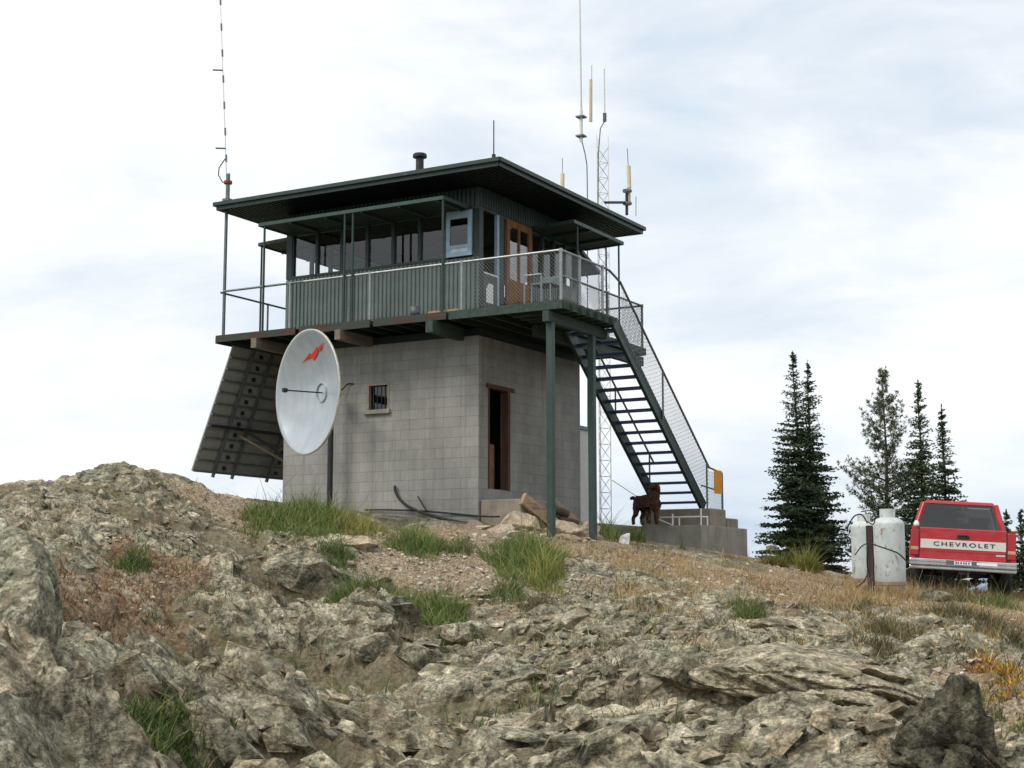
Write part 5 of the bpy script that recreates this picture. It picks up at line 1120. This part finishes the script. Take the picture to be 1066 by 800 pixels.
# ------------------------------------------------------------------ trees
NEED = NT('fir_needles'); _g = NEED.n('ShaderNodeNewGeometry'); _c = NEED.ramp(_g.outputs['Random Per Island'], [(0, (.022, .045, .026)), (.5, (.046, .082, .040)), (.85, (.085, .12, .055)), (1, (.14, .12, .06))]); NEED = NEED.fin(_c, .65, 0, None, .25)
PNEED = NT('pine_needles'); _g = PNEED.n('ShaderNodeNewGeometry'); _c = PNEED.ramp(_g.outputs['Random Per Island'], [(0, (.045, .065, .032)), (.5, (.085, .11, .052)), (1, (.15, .16, .08))]); PNEED = PNEED.fin(_c, .65, 0, None, .25)
BARK = paint('conifer_bark', (.07, .055, .045), .9, var=.4, sc=8, bump=.5)
def conifer(name, base, H, Rmax, seed, label, kind='fir', cat='tree', lean=(0, 0), z0f=.04, dens=1., low=1.):
    rng = np.random.default_rng(seed); t = empty(name, tuple(base), label, cat, 'conifers behind the crest'); k = 12
    tp_ = [Vector((lean[0] * (i / k) ** 1.3 + .02 * math.sin(i), lean[1] * (i / k) ** 1.3, H * i / k)) for i in range(k + 1)]
    m = MB().tube(tp_, H * .010 + .015, 8, .006)
    Vs = []; Ns = 0
    bt = []; z = H * z0f; step = (.115 if kind == 'fir' else .14) / dens
    while z < H * .985:
        u = z / H; rad = Rmax * 1.2 * ((1 - u) ** (.95 if kind == 'fir' else .8)) * low
        if kind == 'pine': rad = Rmax * (math.sin(min(1, (1 - u) * 1.25) * math.pi / 2) ** .9) * (.75 + .25 * math.sin(u * 23 + seed))
        nb = rng.integers(5, 9) if kind == 'fir' else rng.integers(4, 7)
        a0 = rng.uniform(0, 6.28)
        for b in range(nb):
            a = a0 + 6.283 * b / nb + rng.normal() * .25; L = max(.05, rad * rng.uniform(.5, 1.25))
            if rng.uniform() < .06: L *= .5
            bt.append((z + rng.normal() * .06, a, L, u))
        z += step * (.75 + .35 * u) * rng.uniform(.8, 1.2)
    cen = []; dirs = []; szs = []
    for z, a, L, u in bt:
        d0 = np.array([math.cos(a), math.sin(a), 0]); n = max(3, int(L / .055)); s = np.linspace(.08, 1, n)
        droop = (-.30 * (1 - u) if kind == 'fir' else .10); upt = (.20 if kind == 'fir' else .45)
        zz = L * (droop * s + upt * s * s * (1 if kind == 'pine' else .8)) + (.25 * L if u > .75 else 0) * s
        cx = lean[0] * (z / H) ** 1.3; cy = lean[1] * (z / H) ** 1.3
        P = np.stack([cx + d0[0] * L * s, cy + d0[1] * L * s, z + zz], -1)
        m.tube([tuple(P[0] - d0 * L * .08), tuple(P[n // 2]), tuple(P[-1])], max(.004, .016 * L), 4, .002, cap=False)
        sd = np.array([-d0[1], d0[0], 0])
        if kind == 'fir':
            for i in range(n):
                tw_ = L * .44 * (1 - s[i] * .7) * min(1, s[i] * 3.2) + min(.05, L * .2)
                for sg_ in (-1, 1):
                    q = max(2, int(tw_ / .06)); tt = np.linspace(.1, 1, q) * tw_; dr_ = sd * sg_ * .86 + d0 * .5 + np.array([0, 0, -.12]) + rng.normal(size=3) * .1
                    C = P[i] + dr_ * tt[:, None] + rng.normal(size=(q, 3)) * .012; cen.append(np.repeat(C, 2, 0)); dd_ = np.repeat((dr_ / np.linalg.norm(dr_))[None], 2 * q, 0) + rng.normal(size=(2 * q, 3)) * .45; dirs.append(dd_); szs.append(np.full(2 * q, .082 if u < .7 else .06))
            q = n * 2; C = np.repeat(P, 2, 0) + rng.normal(size=(q, 3)) * .012; cen.append(C); dirs.append(d0 + rng.normal(size=(q, 3)) * .5); szs.append(np.full(q, .085 if u < .7 else .06))
        else:
            # tufts at the ends of short upturned twigs
            for i in range(n):
                if s[i] < .3: continue
                for r_ in range(2):
                    c = P[i] + sd * rng.normal() * L * .16 + np.array([0, 0, rng.uniform(-.02, .10)]); q = 11
                    dirv = rng.normal(size=(q, 3)) * .8 + np.array([0, 0, .7]) + d0 * .5; dirv /= np.linalg.norm(dirv, axis=1, keepdims=True)
                    cen.append(c + dirv * .045); dirs.append(dirv); szs.append(np.full(q, .095))
    # leader
    for i in range(14): z = H * (1 - .05 * rng.uniform()); dirs.append(rng.normal(size=(2, 3)) * .6 + [0, 0, 1]); cen.append(np.array([[lean[0] * (z / H) ** 1.3, lean[1] * (z / H) ** 1.3, z]] * 2)); szs.append(np.full(2, .06))
    C = np.vstack(cen); Dv = np.vstack(dirs); Dv /= np.linalg.norm(Dv, axis=1, keepdims=True); S = np.concatenate(szs) * rng.uniform(.7, 1.35, len(C)); q = rng.normal(size=C.shape); Sd = np.cross(Dv, q); Sd /= np.linalg.norm(Sd, axis=1, keepdims=True) + 1e-6
    wdt = (.42 if kind == 'fir' else .15) * S[:, None]; hl = .5 * S[:, None]
    V = np.stack([C - Dv * hl, C + Sd * wdt * .5, C + Dv * hl, C - Sd * wdt * .5], 1).reshape(-1, 3); Fq = np.arange(len(C) * 4).reshape(-1, 4)
    m.build('trunk', BARK, t); npmesh('crown', V, Fq, NEED if kind == 'fir' else PNEED, t); return t
def tree(px, ytop, ybase, d, rpx, seed, label, kind='fir', name='fir_tree', lean_px=0, **k):
    b = atdepth(px - lean_px, ybase, d); tpz = atdepth(px, ytop, d); z = min(gz(b[0], b[1]) , b[2]); H = tpz[2] - z
    return conifer(name, (b[0], b[1], z), H, rpx * d / f, seed, label, kind, lean=tuple((R * (lean_px * d / f))[:2]), **k)
tree(831, 360, 600, 36, 43, 1, 'taller left stem of the double fir on the crest', lean_px=-6)
tree(847, 370, 602, 36.5, 41, 2, 'slightly shorter right stem of the double fir on the crest', lean_px=2)
tree(926, 381, 600, 36, 50, 3, 'bushy lighter green pine behind the propane tanks', 'pine', 'pine_tree')
tree(963, 391, 600, 35, 34, 4, 'narrow fir directly behind the truck cab')
tree(987, 418, 605, 36, 29, 5, 'smallest of the three conifers behind the truck, at their right')
tree(1053, 530, 660, 36, 26, 6, 'small young fir just right of the truck')
tree(1068, 532, 660, 33, 30, 7, 'young fir cut by the right edge of the picture')
tree(1018, 592, 680, 31.5, 40, 9, 'low dark bushy fir hidden under the truck behind its wheels')
tree(1048, 585, 680, 32, 26, 8, 'low dark fir growing behind the truck tail on the right')

# ------------------------------------------------------------------ camera, sky, light
cam = bpy.data.cameras.new('camera'); co = bpy.data.objects.new('camera', cam); col.objects.link(co); scene.camera = co
cam.sensor_width = 36; cam.lens = f / 1066 * 36; cam.clip_end = 60000; cam.clip_start = .1
co.matrix_world = Matrix(((R[0], up[0], -fw[0], CAM[0]), (R[1], up[1], -fw[1], CAM[1]), (R[2], up[2], -fw[2], CAM[2]), (0, 0, 0, 1)))
sun_el = math.radians(45); sun_dir = Vector((-.48, -.88, 0)).normalized() * math.cos(sun_el) + Vector((0, 0, math.sin(sun_el)))
sl = bpy.data.lights.new('sun', 'SUN'); sl.energy = 1.7; sl.angle = math.radians(24); sl.color = (1, .96, .90); so = bpy.data.objects.new('sun', sl); col.objects.link(so); so.rotation_euler = sun_dir.to_track_quat('Z', 'Y').to_euler(); so.location = (0, 0, 30)
wd_ = bpy.data.worlds.new('World'); scene.world = wd_; wd_.use_nodes = True; nt = wd_.node_tree; nt.nodes.clear()
class WN(NT):
    def __init__(s): s.t = nt
ws_ = WN(); out = ws_.n('ShaderNodeOutputWorld'); bg = ws_.n('ShaderNodeBackground'); bg.inputs[1].default_value = .1; ws_.l(bg.outputs[0], out.inputs[0])
sky = ws_.n('ShaderNodeTexSky', sky_type='NISHITA'); sky.sun_disc = False; sky.sun_elevation = sun_el; sky.sun_rotation = math.atan2(sun_dir.x, sun_dir.y)
tc = ws_.n('ShaderNodeTexCoord')
def wblob(px, py, rad, amt):
    d = Vector(ray(px, py)).normalized(); vm = ws_.n('ShaderNodeVectorMath', operation='DISTANCE'); ws_.l(tc.outputs['Generated'], vm.inputs[0]); vm.inputs[1].default_value = d
    g = ws_.math('MULTIPLY', ws_.math('POWER', ws_.math('DIVIDE', vm.outputs['Value'], rad), 2.), -1.); return ws_.math('MULTIPLY', ws_.math('EXPONENT', g), amt)
mp = ws_.n('ShaderNodeMapping'); mp.inputs['Scale'].default_value = (1, 1, 3.0); ws_.l(tc.outputs['Generated'], mp.inputs[0])
n1 = ws_.noise(mp.outputs[0], 4.2, 7, .55, .5); n2 = ws_.noise(mp.outputs[0], 11, 6, .55, .4)
acc = ws_.math('ADD', ws_.math('ADD', ws_.math('MULTIPLY', n1, 1.05), ws_.math('MULTIPLY', n2, .32)), -.13)
for a in ((850, 110, .13, .10), (1040, 60, .10, .04), (160, 200, .10, .10), (850, 320, .10, .08), (700, 140, .10, .14), (60, 40, .12, -.12), (250, 40, .10, -.14), (180, 250, .06, .06), (620, 120, .08, .08), (1000, 340, .08, -.10), (120, 420, .14, -.12), (720, 400, .08, -.08), (420, 140, .10, .05)):
    acc = ws_.math('ADD', acc, wblob(*a))
sx_ = ws_.n('ShaderNodeSeparateXYZ'); ws_.l(tc.outputs['Generated'], sx_.inputs[0])
lowb = ws_.ramp(sx_.outputs[2], [(0, .36), (.05, .20), (.13, .0)]); acc = ws_.math('ADD', acc, lowb)
cloud = ws_.ramp(acc, [(.42, (8.1, 8.15, 8.3)), (.56, (7.35, 7.6, 7.85)), (.70, (6.25, 6.75, 7.25)), (.86, (5.2, 5.95, 6.8)), (1., (3.9, 4.7, 6.2))])
# colour ramps clamp nothing above one here: scale explicitly
cr_ = cloud.node
for e in cr_.color_ramp.elements: c = e.color; e.color = (c[0] / 10, c[1] / 10, c[2] / 10, 1)
sc_ = ws_.n('ShaderNodeVectorMath', operation='SCALE'); ws_.l(cloud, sc_.inputs[0]); sc_.inputs['Scale'].default_value = 10.
fin_ = ws_.mix(.93, sky.outputs[0], sc_.outputs[0]); ws_.l(fin_, bg.inputs[0])
vs_ = scene.view_settings; vs_.view_transform = 'Standard'; vs_.look = 'None'; vs_.exposure = .45; vs_.gamma = 1
